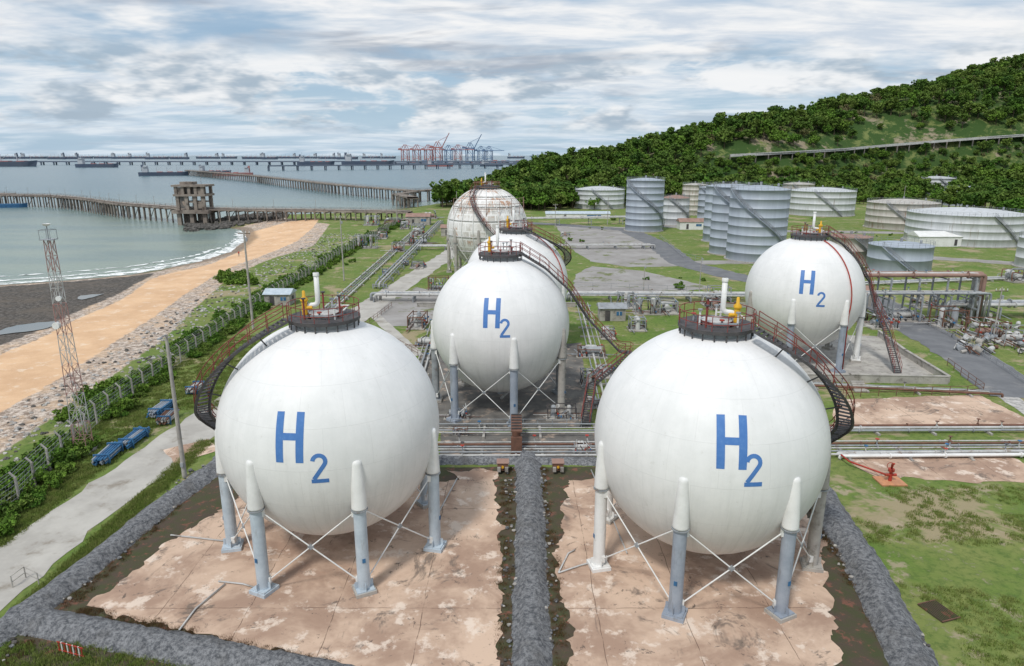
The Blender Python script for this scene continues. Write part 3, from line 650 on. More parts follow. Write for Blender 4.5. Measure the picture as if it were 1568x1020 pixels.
ob=mb.build('drain_grate',None,(x_,y_,.03)); ob.rotation_euler=(0,0,.3)
mb=MB(); x_,y_=S(110,1003)
for k in range(9): mb.cyl((-.9+k*.22,0,0),(-.9+k*.22,0,.75),.035,.035,(REDB,WHITE)[k%2],6)
for q in(.15,.7): mb.tube([(-1,0,q),(1,0,q)],.035,REDB,6)
ob=mb.build('marker_barrier',None,(x_,y_,.0)); ob.rotation_euler=(0,0,-.3)
mb=MB()
for L_ in ([(262,822,),(300,826),(352,832)],[(335,893),(372,897),(400,905)],[(345,897),(300,935),(275,968)],[(665,800),(700,735)],[(855,880),(890,868),(915,862)],[(905,722),(935,790),(960,850)],[(855,880),(870,850),(880,845)]):
    mb.tube([(*S(u,v_),.16) for u,v_ in L_],.06,AGED,6)
mb.build('yard_drain_pipes')
def rack(u,v_,rz,l=4.,blue=True):
    x_,y_=S(u,v_); mb=MB()
    for a in (-l*.35,l*.35):
        for b_ in (-.7,.7): mb.box((b_,a,.5),(.1,.1,1.0),BLUE)
        mb.box((0,a,.15),(1.5,.12,.12),BLUE); mb.box((0,a,1.0),(1.5,.12,.12),BLUE)
    for r_ in range(3):
        for c in range(5): mb.cyl((-.52+c*.26,-l/2+R_(-.3,.3),.33+r_*.24),(-.52+c*.26,l/2+R_(-.3,.3),.33+r_*.24),.10,.10,random.choice((BLUE,BLUE,LEGG,GREYP)) if blue else random.choice((GREYP,RUST,AGED)),8)
    ob=mb.build('pipe_storage_rack',None,(x_,y_,.03)); ob.rotation_euler=(0,0,rz)
rack(168,702,.1); rack(206,678,.0); rack(248,632,0.); rack(258,645,.1,3.2,False); rack(300,600,0,3.,False); rack(620,405,.3,5,False); rack(590,420,.2,5,False)
def wall(name,pts,h,th,mt,post=None):
    mb=MB()
    for a,b_ in zip(pts[:-1],pts[1:]):
        A=Vector(S(*a));B=Vector(S(*b_)); d=B-A; c=(A+B)/2; mb.box((c.x,c.y,h/2),(d.length+th*.9,th,h),mt,rz=math.atan2(d.y,d.x))
        mb.box((c.x,c.y,h+.05),(d.length+th,th+.12,.1),mt,rz=math.atan2(d.y,d.x))
    return mb.build(name)
wall('low_concrete_wall',[(1215,584),(1300,585),(1449,588)],1.,.3,CONC); wall('low_concrete_wall',[(1451,586),(1385,545),(1345,515)],.9,.3,CONC)
wall('low_concrete_wall',[(640,470),(760,470),(880,470)],.8,.3,CONC); wall('low_concrete_wall',[(1100,470),(1200,472)],.8,.3,CONC); wall('low_concrete_wall',[(640,560),(635,650)],.7,.3,CONC)
mb=MB(); x_,y_=S(1318,600)
for k in range(5): mb.box((0,k*.3,.1+k*.1),(1.6,.32,.2+k*.2),CONC)
mb.build('concrete_steps',None,(x_,y_,0.02))
def railing(name,pts,h=1.1,mt=RUST,st=2.):
    mb=MB(); P=dens([S(*p) for p in pts],st,0,False)
    for x1,y1 in P: mb.cyl((x1,y1,0),(x1,y1,h),.04,.04,mt,6,False)
    for q in (h*.5,h): mb.tube([(a,b_,q) for a,b_ in P],.035,mt,5)
    mb.build(name)
railing('pipe_railing',[(1290,608),(1480,604),(1505,600),(1450,560)]); railing('pipe_railing',[(1400,488),(1480,530),(1568,588),(1640,640)],1.,GREYP)
railing('pipe_railing',[(20,900),(40,885),(60,895)],.9,CONC); railing('pipe_railing',[(600,470),(560,500),(640,545)],.9)
railing('pipe_railing',[(880,440),(1080,448)],1.2,GREYP,4); railing('pipe_railing',[(1010,365),(1045,395),(1075,402)],1.4,GREYP,3)
railing('pipe_railing',[(690,655),(890,655)],1.0,GREYP,1.5)
mb=MB()
for k in range(90):
    p=S(R_(1460,1568),R_(490,545)); r=R_(.15,.5)
    if k%2: mb.cyl((p[0],p[1],r),(p[0]+R_(-1,1),p[1]+R_(-1,1),r+R_(0,.5)),r,r,random.choice((GREYP,AGED,RUST,CONC)),10)
    else: mb.tube([(p[0]-2*r,p[1],.3),(p[0],p[1]+1,.8),(p[0]+2*r,p[1]-1,.3)],.1,random.choice((AGED,GREYP,RUST,DARK)),6)
mb.build('scrap_pipe_pile')
# ---------------------------------------------------------------- poles, mast, fence
def pole(u,v_,vt,r=.2,arms=True,z=0):
    x_,y_=S(u,v_,z); h=zat(vt,y_)-z; mb=MB(); mb.cyl((0,0,0),(0,0,h),r,r*.6,CONC,12)
    if arms:
        mb.box((0,.0,h-.6),(2.,.12,.14),WOOD)
        for q in(-.9,-.3,.3,.9): mb.cyl((q,0,h-.5),(q,0,h-.2),.06,.05,WHITE,8)
        mb.box((.3,0,h-1.6),(.3,.3,.6),GREYP)
    else:
        mb.box((0,-.5,h-.05),(.08,1.1,.08),GREYP); mb.box((0,-1.1,h-.1),(.25,.5,.12),GREYP); mb.box((0,-r*1.1,1.3),(.25,.15,.4),GREYP)
    mb.build('utility_pole',None,(x_,y_,z))
pole(283,730,512,.22,False); pole(388,505,352,.22,True); pole(608,345,290,.18); pole(527,430,330,.18); pole(985,450,408,.1,False); pole(1070,455,395,.1,False)
pole(1520,520,440,.14); pole(850,350,312,.14); pole(1150,345,300,.2)
for u,v_ in ((700,338),(930,345),(1230,330),(1380,330),(1300,430)): pole(u,v_,v_-45,.16,False)
bx,by=S(130,690); ht=zat(355,by); mb=MB(); nseg=14
for k in range(nseg):
    z0=ht*.97*k/nseg;z1=ht*.97*(k+1)/nseg; w0=.62-.32*k/nseg;w1=.62-.32*(k+1)/nseg; mt=(MASTR,AGED)[k//2%2]
    c0=[(a*w0,b_*w0,z0) for a,b_ in((-1,-1),(1,-1),(1,1),(-1,1))];c1=[(a*w1,b_*w1,z1) for a,b_ in((-1,-1),(1,-1),(1,1),(-1,1))]
    for q in range(4):
        mb.cyl(c0[q],c1[q],.038,.038,mt,6,False); mb.cyl(c0[q],c1[(q+1)%4],.02,.02,mt,5,False); mb.cyl(c0[(q+1)%4],c1[q],.02,.02,mt,5,False); mb.cyl(c1[q],c1[(q+1)%4],.022,.022,mt,5,False)
mb.box((0,0,ht*.97),(1.1,1.1,.06),GREYP)
for a,b_ in((-.5,-.5),(.5,-.5),(.5,.5),(-.5,.5)): mb.cyl((a,b_,ht*.97),(a,b_,ht*.97+.9),.025,.025,GREYP,5)
mb.tube([(-.5,-.5,ht*.97+.9),(.5,-.5,ht*.97+.9),(.5,.5,ht*.97+.9),(-.5,.5,ht*.97+.9)],.025,GREYP,5,True)
mb.cyl((0,0,ht*.97),(0,0,ht*.97+1.4),.05,.05,GREYP,6); mb.lathe([(.01,0),(.25,.08),(.35,.25)],(0,0,ht*.97+1.2),WHITE,12); mb.cyl((-.3,-.3,ht*.6),(-.3,-.7,ht*.6),.3,.34,WHITE,14); mb.cyl((.3,-.3,ht*.72),(.4,-.7,ht*.72),.2,.24,WHITE,14)
mb.box((0,0,.15),(2.,2.,.3),CONC); mb.build('lattice_mast',None,(bx,by,-.05))
fl=[(-41.,30),(-42.2,53),(-45.9,70.6),(-47.2,88),(-49.3,131),(-50,197),(-49,278),(-47,310)]
FP_=dens(fl,2.8,0,False); gz=height([p[0] for p in FP_],[p[1] for p in FP_]); mb=MB()
for (a,b_),g in zip(FP_,gz):
    mb.box((a,b_,g+1.15),(.16,.16,2.5),CONC); mb.box((a-.22,b_,g+2.6),(.12,.12,.7),CONC,ry=-.75)
for q in (.2,.6,1.,1.4,1.8,2.2): mb.tube([(a,b_,g+q) for (a,b_),g in zip(FP_,gz)],.016,GREYP,4)
for q,o in ((2.55,-.12),(2.7,-.28),(2.85,-.42)): mb.tube([(a+o,b_,g+q) for (a,b_),g in zip(FP_,gz)],.013,GREYP,4)
for ((a,b_),g),((c,d_),g2) in zip(zip(FP_[:-1],gz[:-1]),zip(FP_[1:],gz[1:])):
    for k in range(7):
        t=k/7; mb.cyl((a+(c-a)*t,b_+(d_-b_)*t,g+.1),(a+(c-a)*min(1,t+.28),b_+(d_-b_)*min(1,t+.28),g+2.2),.008,.008,GREYP,3,False)
mb.build('perimeter_fence')
# ---------------------------------------------------------------- piers
def pier(name,pts,w,z,mt,ps=7.,pr=.35,deck=.8,rail=True,truss=False,stop=SEA-1.5):
    P=dens(pts,ps,0,False); mb=MB(); n=len(P); L=[];Rr=[]
    for i,p in enumerate(P):
        a=Vector(P[max(i-1,0)]);b_=Vector(P[min(i+1,n-1)]); t=(b_-a).normalized(); s=Vector((-t.y,t.x))
        l=Vector(p)+s*w/2;r=Vector(p)-s*w/2; L.append(l);Rr.append(r)
        for q in (l,r): mb.cyl((q.x,q.y,stop),(q.x,q.y,z-deck),pr,pr,mt,8,False)
        mb.box((p[0],p[1],z-deck-.25),(pr*2.4,w+pr*3,.5),mt,rz=math.atan2(t.y,t.x))
        if truss and i%3==1: mb.cyl((r.x,r.y,stop+2),(Rr[-2].x,Rr[-2].y,z-deck),pr*.5,pr*.5,mt,6,False)
    vs=[];o=w/2+.4
    for i in range(n):
        s=(L[i]-Rr[i]).normalized(); p=Vector(P[i])
        for a,zz in ((o,z-deck),(o,z),(-o,z),(-o,z-deck)): vs.append((p.x+s.x*a,p.y+s.y*a,zz))
    mb.add(vs,[(i*4+j,i*4+(j+1)%4,(i+1)*4+(j+1)%4,(i+1)*4+j) for i in range(n-1) for j in range(4)],mt)
    if rail:
        for E_ in (L,Rr):
            for q in (.6,1.2): mb.tube([(e.x,e.y,z+q) for e in E_],.06,mt,4)
            for e in E_: mb.box((e.x,e.y,z+.6),(.12,.12,1.2),mt)
    return mb.build(name)
PW=mat('pier_pipe_grey',(.36,.35,.33),(.25,.2,.17),.3)
pp=[(-46,312),(-90,320),(-151,330),(-205,365),(-252,410),(-290,439),(-420,470)]
pier('pier',pp,6,4.2,PIERM,4.6,.36,.6,True,True)
mb=MB()
for o in (-1.5,-.7,.1): mb.tube([(a+o*.3,b_+o,4.65) for a,b_ in smoothline(pp,6)],.2,PW,8)
for a,b_ in dens(pp,16,0,False): mb.cyl((a,b_-2.5,4.2),(a,b_-2.5,9.),.09,.06,PW,6); mb.box((a,b_-2.1,9.),(.2,1.,.12),PW)
mb.build('pier_pipeline')
x0,y0=-151,327
mb=MB()
for a in(-6,0,6):
    for b_ in(-4,4): mb.box((a,b_,.2),(1.8,1.8,7.4),PIERM)
mb.box((0,0,3.2),(17,12,1.6),PIERM); mb.box((0,0,7.6),(10,8.,.6),PIERM)
for a in(-6.,-1.8,2.2,6.):
    for b_ in(-4,4): mb.box((a,b_,7.2),(1.5,1.2,6.4),PIERM)
mb.box((0,0,10.8),(15,10.5,1.0),PIERM); mb.box((-3,-3.9,7.5),(4,.4,5.5),CONCD); mb.box((4,-3.9,6.2),(3,.4,3),PIERM)
for a in(-6.2,-3,0,3,6.2):
    for b_ in(-4.4,4.4): mb.box((a,b_,13.),(1.3,1.1,3.4),PIERM)
mb.box((0,0,13.),(9,6,3.2),CONCD); mb.box((4.6,-4.3,12.6),(2.2,.4,2.6),PIERM); mb.box((-4.6,-4.3,12.9),(2,.4,3.1),PIERM); mb.box((0,0,15.1),(15.6,11,.9),PIERM); mb.box((-2,0,16.2),(6,5,1.3),PIERM); mb.cyl((4,0,15.5),(4,0,19),.12,.1,GREYP,6)
mb.build('ruined_pier_house',None,(x0+1,y0+1,0))
pier('jetty',[(-8,600),(-14,560),(-68,488),(-142,583),(-313,852),(-536,1158)],7,5,PIERM,9,.5,.8,True,False)
pier('jetty',[(-60,420),(-75,455),(-68,488)],6,4.5,PIERM,9,.5,.8)
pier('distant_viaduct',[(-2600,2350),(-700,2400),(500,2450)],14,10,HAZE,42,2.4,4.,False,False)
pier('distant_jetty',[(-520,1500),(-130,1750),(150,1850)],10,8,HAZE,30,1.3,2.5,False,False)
pier('mooring_jetty',[(-330,455),(-520,500)],12,4.5,PIERM,9,.6,1.2)
# ---------------------------------------------------------------- ships & cranes
def ship(x,y,L,B,hgt,rz=0,mt=SHIPD,gear=True,name='cargo_ship'):
    mb=MB(); n=13; vs=[]
    for i in range(n):
        t=i/(n-1); xx=(t-.5)*L; w=B/2*min(1,(1-t)*5,.6+t*4)**.6+.05; sh=hgt*(1+.25*max(0,(t-.85)/.15))
        vs+=[(xx-(.03*L if t>.9 else 0),-w*.8,-1.5),(xx,-w,sh),(xx,w,sh),(xx-(.03*L if t>.9 else 0),w*.8,-1.5)]
    fs=[(i*4+j,(i+1)*4+j,(i+1)*4+(j+1)%4,i*4+(j+1)%4) for i in range(n-1) for j in range(3)]+[(0,1,2,3),tuple((n-1)*4+q for q in(3,2,1,0))]
    mb.add(vs,fs,mt)
    a=-L*.37; mb.box((a,0,hgt*1.7),(L*.11,B*.8,hgt*1.4),SHIPW); mb.box((a+L*.01,0,hgt*2.6),(L*.07,B*.95,hgt*.4),SHIPW); mb.box((a-L*.05,0,hgt*2.2),(L*.04,B*.3,hgt*1.8),mt); mb.cyl((a,0,hgt*2.8),(a,0,hgt*3.8),.5*L/150,.3*L/150,SHIPW,6)
    if gear:
        for q in(-.15,.05,.25): mb.cyl((q*L,0,hgt),(q*L,0,hgt*2.5),.8*L/150,.6*L/150,SHIPW,6); mb.cyl((q*L,0,hgt*1.3),(q*L+L*.1,0,hgt*2.5),.4*L/150,.3*L/150,SHIPW,5); mb.box((q*L+L*.06,0,hgt*1.08),(L*.1,B*.6,hgt*.16),CRED)
    mb.cyl((L*.42,0,hgt),(L*.42,0,hgt*2.),.4*L/150,.3*L/150,SHIPW,6)
    ob=mb.build(name,None,(x,y,SEA)); ob.rotation_euler=(0,0,rz)
for u,L in [(15,200),(40,160),(75,230),(108,150),(130,120),(150,180),(180,210),(205,190),(230,200),(258,180),(290,160),(333,210),(365,150),(400,180),(425,130),(450,190),(478,240),(510,150),(540,170),(575,180),(600,150),(790,170),(860,150)]:
    d=R_(5600,7200); ship((u-CX)/FP*d,d,L*1.05,28,17,R_(-.15,.15)+(math.pi if R_(0,1)<.5 else 0))
ship(-1500,2050,230,34,14,.05); ship(-1120,1900,110,18,9,.1); ship(-560,1130,75,14,5.5,.3,SHIPD); ship(-445,1115,62,12,5,3.3,CRED); ship(-470,2300,170,28,13,.05); ship(-640,2300,120,24,11,.1)
ship(-318,436,24,6,2.2,.2,BLUE,False,'tugboat'); ship(-210,2050,80,18,7,0,CRED,False); ship(-60,2080,70,16,6,0,SHIPD,False); ship(-530,1250,60,13,5,0)
def crane(x,y,s,mt,up=True):
    mb=MB()
    for a in(-9,9):
        for b_ in(-12,12): mb.box((a,b_,22),(2.2,2.2,44),mt)
        mb.box((a,0,44),(1.8,26,2),mt); mb.box((a,0,14),(1.6,26,1.6),mt)
        mb.cyl((a,-12,44),(a,0,64),1.,1.,mt,6); mb.cyl((a,12,44),(a,0,64),1.,1.,mt,6)
        mb.cyl((a,-12,14),(a,12,44),.7,.7,mt,5)
    for b_ in(-12,12): mb.box((0,b_,43),(18,1.7,1.7),mt); mb.box((0,b_,10),(18,1.7,2),mt); mb.cyl((-9,b_,10),(9,b_,43),.6,.6,mt,5)
    mb.box((0,6,45.5),(4,46,2.8),mt); mb.box((0,22,48),(7,10,5),mt)
    if up: mb.cyl((-1,-16,46),(-1,-42,90),1.5,1.2,mt,6); mb.cyl((0,0,64),(0,-36,80),.6,.6,mt,5)
    else: mb.box((0,-40,45.5),(4,50,2.5),mt); mb.cyl((0,0,64),(0,-55,47),.6,.6,mt,5); mb.cyl((0,0,64),(0,28,47),.6,.6,mt,5)
    ob=mb.build('gantry_crane',None,(x,y,4)); ob.scale=(s,s,s); ob.rotation_euler=(0,0,1.25)
for u,mt,up,s in [(626,CRED,False,.98),(643,CRED,False,.98),(660,CRED,False,.98),(674,CRED,True,1.15),(690,CBLUE,False,.95),(704,CRED,False,.98),(722,CBLUE,True,1.1),(738,CBLUE,False,.9),(750,CBLUE,False,.9),(815,CBLUE,False,.45),(822,CBLUE,False,.45)]:
    crane((u-CX)/FP*2600,2600,s,mt,up)
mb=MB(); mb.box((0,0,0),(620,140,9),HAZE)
for k in range(46): mb.box((R_(-290,290),R_(-60,-20),5+R_(1,4)),(R_(10,24),10,R_(5,12)),random.choice((CRED,CBLUE,SHIPW,HAZE)))
mb.build('container_terminal',None,(-230,2640,SEA+1))
# ---------------------------------------------------------------- vegetation
def leafquads(C,size,n):
    a=rng.normal(size=(n,3));a/=np.linalg.norm(a,axis=1)[:,None]; b_=rng.normal(size=(n,3)); b_-=a*(a*b_).sum(1)[:,None]; b_/=np.linalg.norm(b_,axis=1)[:,None]
    s=(size*rng.uniform(.6,1.3,n))[:,None]; a=a*s*.5;b_=b_*s*.5*rng.uniform(.5,1,n)[:,None]
    V=np.stack([C-a,C-b_*1.0,C+a,C+b_],1).reshape(-1,3); return V
def tree_mesh(name,h,cr,ncl,nl,ls,lm,trunk=True,flat=.7):
    mb=MB()
    base=h*.4 if trunk else h*.1
    if trunk:
        mb.cyl((0,0,-.5),(0,0,h*.6),h*.03,h*.015,BARK,7,False)
    Vs=[]
    for k in range(ncl):
        a=R_(0,6.28); q=R_(.1,1)**.5; rr=cr*q*.8; zz=base+(h-base)*R_(.05,.95)*(1-.45*q*q)+ (h-base)*.05
        c=np.array([rr*math.cos(a),rr*math.sin(a),zz]); cl=cr*R_(.22,.42)
        if trunk and k%3==0: mb.cyl((0,0,h*R_(.3,.5)),tuple(c),h*.012,h*.004,BARK,5,False)
        d=rng.normal(size=(nl,3)); d/=np.linalg.norm(d,axis=1)[:,None]; d*=cl*rng.uniform(.55,1.05,nl)[:,None]; d[:,2]*=flat
        Vs.append(leafquads(c+d,ls,nl))
    V=np.concatenate(Vs); nq=len(V)//4
    mb.add([tuple(p) for p in V],[(4*i,4*i+1,4*i+2,4*i+3) for i in range(nq)],lm)
    return mb.build(name)
def scatter(parent,proto,P):
    vs=[];fs=[]
    for i,(x,y,z,s,r) in enumerate(P):
        h=s/2; c_,s_=math.cos(r)*h,math.sin(r)*h
        vs+=[(x-c_+s_,y-s_-c_,z),(x+c_+s_,y+s_-c_,z),(x+c_-s_,y+s_+c_,z),(x-c_-s_,y-s_+c_,z)]; fs.append((4*i,4*i+1,4*i+2,4*i+3))
    me=bpy.data.meshes.new(proto.name+'_scatter'); me.from_pydata(vs,[],fs); ob=bpy.data.objects.new(proto.name+'_scatter',me); bpy.context.scene.collection.objects.link(ob)
    ob.parent=parent; ob.instance_type='FACES'; ob.use_instance_faces_scale=True; ob.show_instancer_for_render=False; ob.show_instancer_for_viewport=False; proto.parent=ob
def road_y(xx,zz):
    yy=np.arange(400,700,1.); hh=hill(np.full_like(yy,xx),yy); k=np.argmax(hh>zz); return yy[k]
hr=[(xx,road_y(xx,zz),zz) for xx,zz in zip(np.linspace(150,430,16),np.interp(np.linspace(150,430,16),[140,240,350,520],[24,28.5,37,48]))]
hrp=[(a,b_) for a,b_,c in hr]
zfun=lambda X_,Y_: float(np.interp(X_,[a for a,_,_ in hr],[c for _,_,c in hr]))+4.6
ribbon('hill_road',hrp,7,0,LOT,.1,6,zfun)
mb=MB(); P=smoothline(hrp,8)
mb.add([(a,b_-3.6,zfun(a,b_)+.5) for a,b_ in P]+[(a,b_-3.6,zfun(a,b_)-1.3) for a,b_ in P],[(i,i+1,len(P)+i+1,len(P)+i) for i in range(len(P)-1)],AGED)
for a,b_ in P: mb.box((a,b_-3.3,zfun(a,b_)-3),(.7,.5,6),CONCD)
mb.build('hill_road_parapet')
pts=[]
yy_=385.
while yy_<760:
    stp=7.4 if yy_<560 else 9.
    xx_=-40.
    while xx_<820: pts.append((xx_+R_(-3,3),yy_+R_(-3,3))); xx_+=stp
    yy_+=stp
pa=np.array(pts); hz=height(pa[:,0],pa[:,1]); dco=sdf(pa[:,0],pa[:,1],landpoly,False,coast); dr=pdist(pa[:,0],pa[:,1],hrp,False)
yr=np.interp(pa[:,0],[a for a,_,_ in hr],[b_ for _,b_,_ in hr]); front=(pa[:,1]<yr)
foot=np.interp(pa[:,0],fx,fy)
hillT=[]
for (a,b_),z_,d_,r_,fr,ft in zip(pts,hz,dco,dr,front,foot):
    if d_<9 or b_<ft-8 or (r_<(4.5 if fr else 7)): continue
    s=R_(.6,1.3)*(1.15 if b_<430 else 1)
    if mnoise.noise(Vector((a*.012,b_*.02,4)))>.30 and z_>34:
        if random.random()<.6: continue
        s*=.5
    if fr and r_<30: s=min(s,(.42 if r_<14 else .6)+R_(0,.2))
    if (not fr) and r_<18 and random.random()<.6: continue
    hillT.append((a,b_,z_-.6,s,R_(0,6.28)))
for k in range(24): p=random.choice(hrp); hillT.append((p[0]+R_(-8,8),p[1]-R_(5,9),height(p[0],p[1]-7)[0]-.5,R_(.65,.85),R_(0,6)))
for k in range(90): 
    a=R_(-22,40);b_=R_(372,470); 
    if height(a,b_)[0]>-.8: hillT.append((a,b_,height(a,b_)[0]-.3,R_(.8,1.3),R_(0,6)))
for k in range(90): a=R_(234,340);b_=R_(325,385); hillT.append((a,b_,height(a,b_)[0]-.3,R_(.8,1.3),R_(0,6)))
for k in range(70): a=R_(40,330); hillT.append((a,float(np.interp(a,fx,fy))-R_(4,30),-.2,R_(.4,.9),R_(0,6)))
E=empty('hill_forest')
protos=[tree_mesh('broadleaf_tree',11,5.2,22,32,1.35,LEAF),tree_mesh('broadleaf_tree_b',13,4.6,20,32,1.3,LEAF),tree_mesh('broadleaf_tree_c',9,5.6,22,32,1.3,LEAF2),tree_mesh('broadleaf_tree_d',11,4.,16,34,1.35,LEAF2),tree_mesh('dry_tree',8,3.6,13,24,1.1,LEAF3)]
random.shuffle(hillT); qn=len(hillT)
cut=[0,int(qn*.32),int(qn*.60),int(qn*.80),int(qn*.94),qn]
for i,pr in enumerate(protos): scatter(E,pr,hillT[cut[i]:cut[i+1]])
E=empty('shrub_belt'); bp=[tree_mesh('shrub',1.7,1.3,12,60,.30,LEAF2,False),tree_mesh('shrub_b',1.3,1.1,9,60,.26,LEAF,False)]
fxx=[p[0] for p in fl];fyy=[p[1] for p in fl]
L=[]
for k in range(950):
    b_=40+R_(0,1)**1.2*265; f=float(np.interp(b_,fyy,fxx))
    a=f+random.choice((R_(-5.,-.3),R_(-3.5,-.5),R_(.3,1.6),R_(-2,1)))
    if mnoise.noise(Vector((b_*.08,1,2)))<-.36: continue
    L.append((a,b_,height(a,b_)[0]-.1,R_(.35,1.25),R_(0,6)))
for k in range(16): p=S(R_(335,385),R_(424,440),-.5); L.append((p[0],p[1],-.6,R_(1.2,1.9),R_(0,6)))
for k in range(260):
    u=R_(500,1568);v_=R_(325,470); p=S(u,v_)
    if mnoise.noise(Vector((p[0]*.04,p[1]*.04,7)))>.22: L.append((p[0],p[1],-.1,R_(.4,1.2),R_(0,6)))
scatter(E,bp[0],L[::2]); scatter(E,bp[1],L[1::2])
E=empty('grass')
def tuft(name,n,hh,rad):
    mb=MB(); vs=[];fs=[]
    for k in range(n):
        a=R_(0,6.28);r=R_(0,rad);x1,y1=r*math.cos(a),r*math.sin(a);t=R_(0,6.28);w=.018;h=hh*R_(.5,1.2);l=R_(-.5,.5)*h;l2=R_(-.5,.5)*h
        o=len(vs); vs+=[(x1-w*math.cos(t),y1-w*math.sin(t),0),(x1+w*math.cos(t),y1+w*math.sin(t),0),(x1+l,y1+l2,h)]; fs.append((o,o+1,o+2))
    mb.add(vs,fs,GRASSB); return mb.build(name)
g1=tuft('grass_tuft',90,.13,.5);g2=tuft('weed_tuft',60,.20,.35)
G=[]
def inq(x_,y_,P): return bool(inpoly(np.array([x_]),np.array([y_]),P)[0])
rf=[S(*p) for p in [(1290,745),(1568,745),(1750,760),(1750,1080),(1440,1080),(1400,960),(1340,860)]]
for k in range(5200):
    a,b_=R_(26,62),R_(28,64)
    if inq(a,b_,rf) and mnoise.noise(Vector((a*.15,b_*.15,3)))>-.02: G.append((a,b_,0,R_(.5,1.3),R_(0,6)))
for k in range(3600):
    b_=R_(36,110); f=float(np.interp(b_,fyy,fxx)); a=R_(f-1,-38.8 if b_<75 else -35); G.append((a,b_,0,R_(.7,1.5),R_(0,6)))
for k in range(900): b_=R_(36,66); G.append((R_(-32.6,-31.),b_,0,R_(.6,1.4),R_(0,6)))
for k in range(500): p=S(R_(-50,300),R_(965,1040)); G.append((p[0],p[1]-1.2,0.02,R_(.6,1.3),R_(0,6)))
scatter(E,g1,G[::2]);scatter(E,g2,G[1::2])
W=[]
for k in range(900):
    c=random.choice((0,1,2,3)); b_=R_(32,60)
    a={0:1.25+random.choice((-1,1))*R_(1.2,2.2),1:-28.6+R_(-.6,1.)-(.06*(60-b_)),2:23.2+(b_-33)*.13+R_(-1.,.3),3:0}[c]
    if c==3:
        t=R_(0,1); q0=S(110,945);q1=S(520,1035); a=q0[0]+(q1[0]-q0[0])*t; b_=q0[1]+(q1[1]-q0[1])*t+R_(.2,1.1)
    W.append((a,b_,.02,R_(.35,.9),R_(0,6)))
m2=leafmat('reddish_weeds',(.14,.07,.045),(.10,.12,.03),(.17,.09,.05)); 
g3=tuft('yard_weed',80,.2,.5); g3.data.materials[0]=m2; scatter(empty('yard_weeds'),g3,W)
mb=MB()
def rock(x,y,z,r,mt):
    vs=[];n=7
    for i in range(4):
        for k in range(n):
            e=-.9+i*.65; a=6.283*k/n+i*.3; q=r*R_(.75,1.15); vs.append((x+q*math.cos(e)*math.cos(a)*R_(.9,1.3),y+q*math.cos(e)*math.sin(a),z+q*math.sin(e)*.75))
    mb.add(vs,[(i*n+k,i*n+(k+1)%n,(i+1)*n+(k+1)%n,(i+1)*n+k) for i in range(3) for k in range(n)]+[tuple(range(3*n,4*n))],mt)
for k in range(420):
    u=R_(285,440); v_=346-(u-285)*.09+R_(-5,7); p=S(u,v_,-2.2); rock(p[0],p[1],max(height(*p)[0],-3)+R_(-.2,.8),R_(.7,1.7),STONE)
mb.build('rock_revetment')
mb=MB()
for k in range(1800):
    t=R_(0,1); b_=50+t*210; f=float(np.interp(b_,fyy,fxx)); a=f-R_(2,22)*(.5+.5*t) ; rock(a,b_,height(a,b_)[0]+.02,R_(.08,.35),random.choice((PALEG,PALEG,CONC,STONE)))
mb.build('beach_rubble')
mb=MB()
for k in range(500):
    c=random.choice((0,1,2)); b_=R_(33,60)
    if c==0: a=1.25+random.choice((-1,1))*R_(.9,1.9)
    elif c==1: a=-29.2-(.06*(60-b_))+R_(-1.2,1.2)
    else: a=24+(b_-33)*.13+R_(-1.7,1.)
    rock(a,b_,.12,R_(.05,.16),random.choice((BUND,BUND,STONE,CONC)))
mb.build('loose_bund_stones')
# ---------------------------------------------------------------- person on the beach
px_,py_=S(366,391,-1.6); gz_=height(px_,py_)[0]
J=[(0,0,.95),(0,0,1.2),(0,.01,1.45),(0,.01,1.56),(0,-.01,1.68),(-.10,0,.9),(-.11,-.12,.5),(-.11,-.02,.08),(-.11,-.16,.03),(.10,0,.9),(.12,.10,.5),(.12,.24,.1),(.12,.12,.04),(-.19,0,1.42),(-.25,.06,1.15),(-.24,-.08,.9),(-.24,-.12,.8),(.19,0,1.42),(.25,-.06,1.15),(.24,-.18,.93),(.24,-.22,.84)]
ED=[(0,1),(1,2),(2,3),(3,4),(0,5),(5,6),(6,7),(7,8),(0,9),(9,10),(10,11),(11,12),(2,13),(13,14),(14,15),(15,16),(2,17),(17,18),(18,19),(19,20)]
RA=[.15,.14,.16,.06,.115,.1,.07,.05,.04,.1,.07,.05,.04,.07,.05,.04,.035,.07,.05,.04,.035]
me=bpy.data.meshes.new('person'); me.from_pydata(J,ED,[]); ob=bpy.data.objects.new('person',me); bpy.context.scene.collection.objects.link(ob)
m,nt,b=nmat('clothing_and_skin',.8); s3=N(nt,'ShaderNodeSeparateXYZ'); nt.links.new(vec(nt),s3.inputs[0])
c_=mix(nt,step(nt,s3.outputs[2],.93,.97),(.05,.06,.1),(.42,.06,.05)); c_=mix(nt,step(nt,s3.outputs[2],1.5,1.53),c_,(.4,.24,.17)); c_=mix(nt,step(nt,s3.outputs[2],1.70,1.73),c_,(.03,.02,.02))
nt.links.new(c_,b.inputs['Base Color']); me.materials.append(m)
md=ob.modifiers.new('skin','SKIN'); sv=me.skin_vertices[0].data
for i,r in enumerate(RA): sv[i].radius=(r,r*.8)
sv[0].use_root=True
md2=ob.modifiers.new('sub','SUBSURF'); md2.levels=1; md2.render_levels=1
ob.location=(px_,py_,gz_); ob.rotation_euler=(0,0,.6)
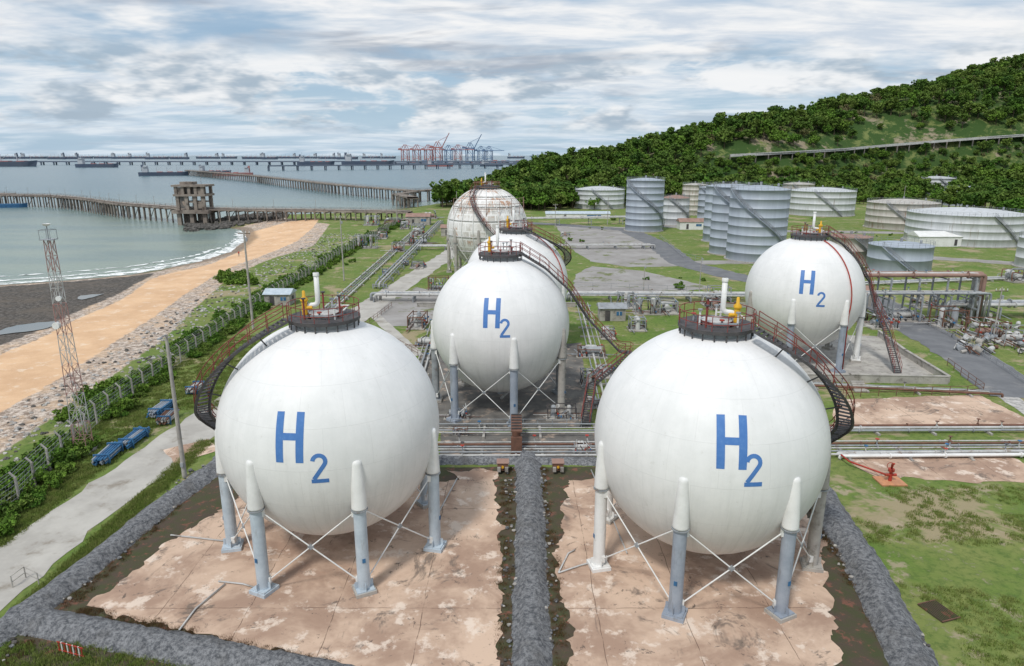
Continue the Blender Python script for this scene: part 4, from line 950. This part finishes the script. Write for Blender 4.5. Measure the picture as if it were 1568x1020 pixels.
# ---------------------------------------------------------------- world & light
w=bpy.data.worlds.new('World'); bpy.context.scene.world=w; w.use_nodes=True; nt=w.node_tree; bg=nt.nodes['Background']
SE=math.radians(56)
sky=N(nt,'ShaderNodeTexSky',sky_type='NISHITA',sun_disc=False,sun_elevation=SE)
sk=N(nt,'ShaderNodeVectorMath',operation='SCALE'); sk.inputs[3].default_value=.10; nt.links.new(sky.outputs[0],sk.inputs[0])
tc=N(nt,'ShaderNodeTexCoord'); s3=N(nt,'ShaderNodeSeparateXYZ'); nt.links.new(tc.outputs['Generated'],s3.inputs[0])
zc=mth(nt,'ADD',mth(nt,'MAXIMUM',s3.outputs[2],0),.10)
cb=N(nt,'ShaderNodeCombineXYZ'); nt.links.new(mth(nt,'DIVIDE',s3.outputs[0],zc),cb.inputs[0]); nt.links.new(mth(nt,'DIVIDE',s3.outputs[1],zc),cb.inputs[1])
pv=cb.outputs[0]
def wm(sc,loc,src=None):
    mp=N(nt,'ShaderNodeMapping'); mp.inputs['Scale'].default_value=sc; mp.inputs['Location'].default_value=loc; nt.links.new(src or pv,mp.inputs[0]); return mp.outputs[0]
cov=noi(nt,wm((.5,.9,1),(2,1,0)),1.1,5,.60,.6)
drk=noi(nt,wm((.75,1.0,1),(3.3,8.1,0)),1.0,5,.55,.4)
tex=noi(nt,wm((1,1.9,1),(1,5,0)),1.6,5,.62,.3)
cl=mix(nt,step(nt,tex,.32,.64),(.66,.74,.84),(1.0,1.0,1.0))
cl=mix(nt,step(nt,drk,.50,.66,0,.85),cl,(.36,.42,.51))
blue=mix(nt,.6,sk.outputs[0],(.38,.58,.80))
fin=mix(nt,step(nt,cov,.38,.56,.10,1.),blue,cl)
hz=step(nt,s3.outputs[2],0.02,.14,1,0)
fin=mix(nt,mth(nt,'MULTIPLY',hz,.5),fin,(.52,.70,.86))
cn=noi(nt,wm((5,5,16),(3.1,2.,0.3),tc.outputs['Generated']),1.,5,.62,.2)
band=mth(nt,'MULTIPLY',step(nt,s3.outputs[2],.02,.045),step(nt,s3.outputs[2],.10,.15,1,0))
sh=noi(nt,wm((9,9,30),(1,2.,1.3),tc.outputs['Generated']),1.,4,.6)
cc=mix(nt,step(nt,sh,.40,.60),(.42,.52,.62),(.98,.99,1.0))
fin=mix(nt,mth(nt,'MULTIPLY',step(nt,cn,.44,.54,0,.9),band),fin,cc)
nt.links.new(fin,bg.inputs[0]); bg.inputs[1].default_value=.93
sd=bpy.data.lights.new('sun','SUN'); sd.energy=2.4; sd.angle=math.radians(8); sd.color=(1,.96,.90)
so=bpy.data.objects.new('sun',sd); bpy.context.scene.collection.objects.link(so)
dv=Vector((-.5*math.cos(SE),-.86*math.cos(SE),math.sin(SE))); so.rotation_euler=dv.to_track_quat('Z','Y').to_euler()
sky.sun_rotation=math.atan2(dv.x,dv.y)
cam=bpy.data.cameras.new('camera'); cam.lens=24; cam.sensor_width=36; cam.clip_end=100000; cam.clip_start=.5
co=bpy.data.objects.new('camera',cam); co.location=(0,0,H); co.rotation_euler=(math.pi/2-PT,0,0); bpy.context.scene.collection.objects.link(co); bpy.context.scene.camera=co
sc_=bpy.context.scene; sc_.view_settings.view_transform='Standard'; sc_.view_settings.look='None'; sc_.view_settings.exposure=0
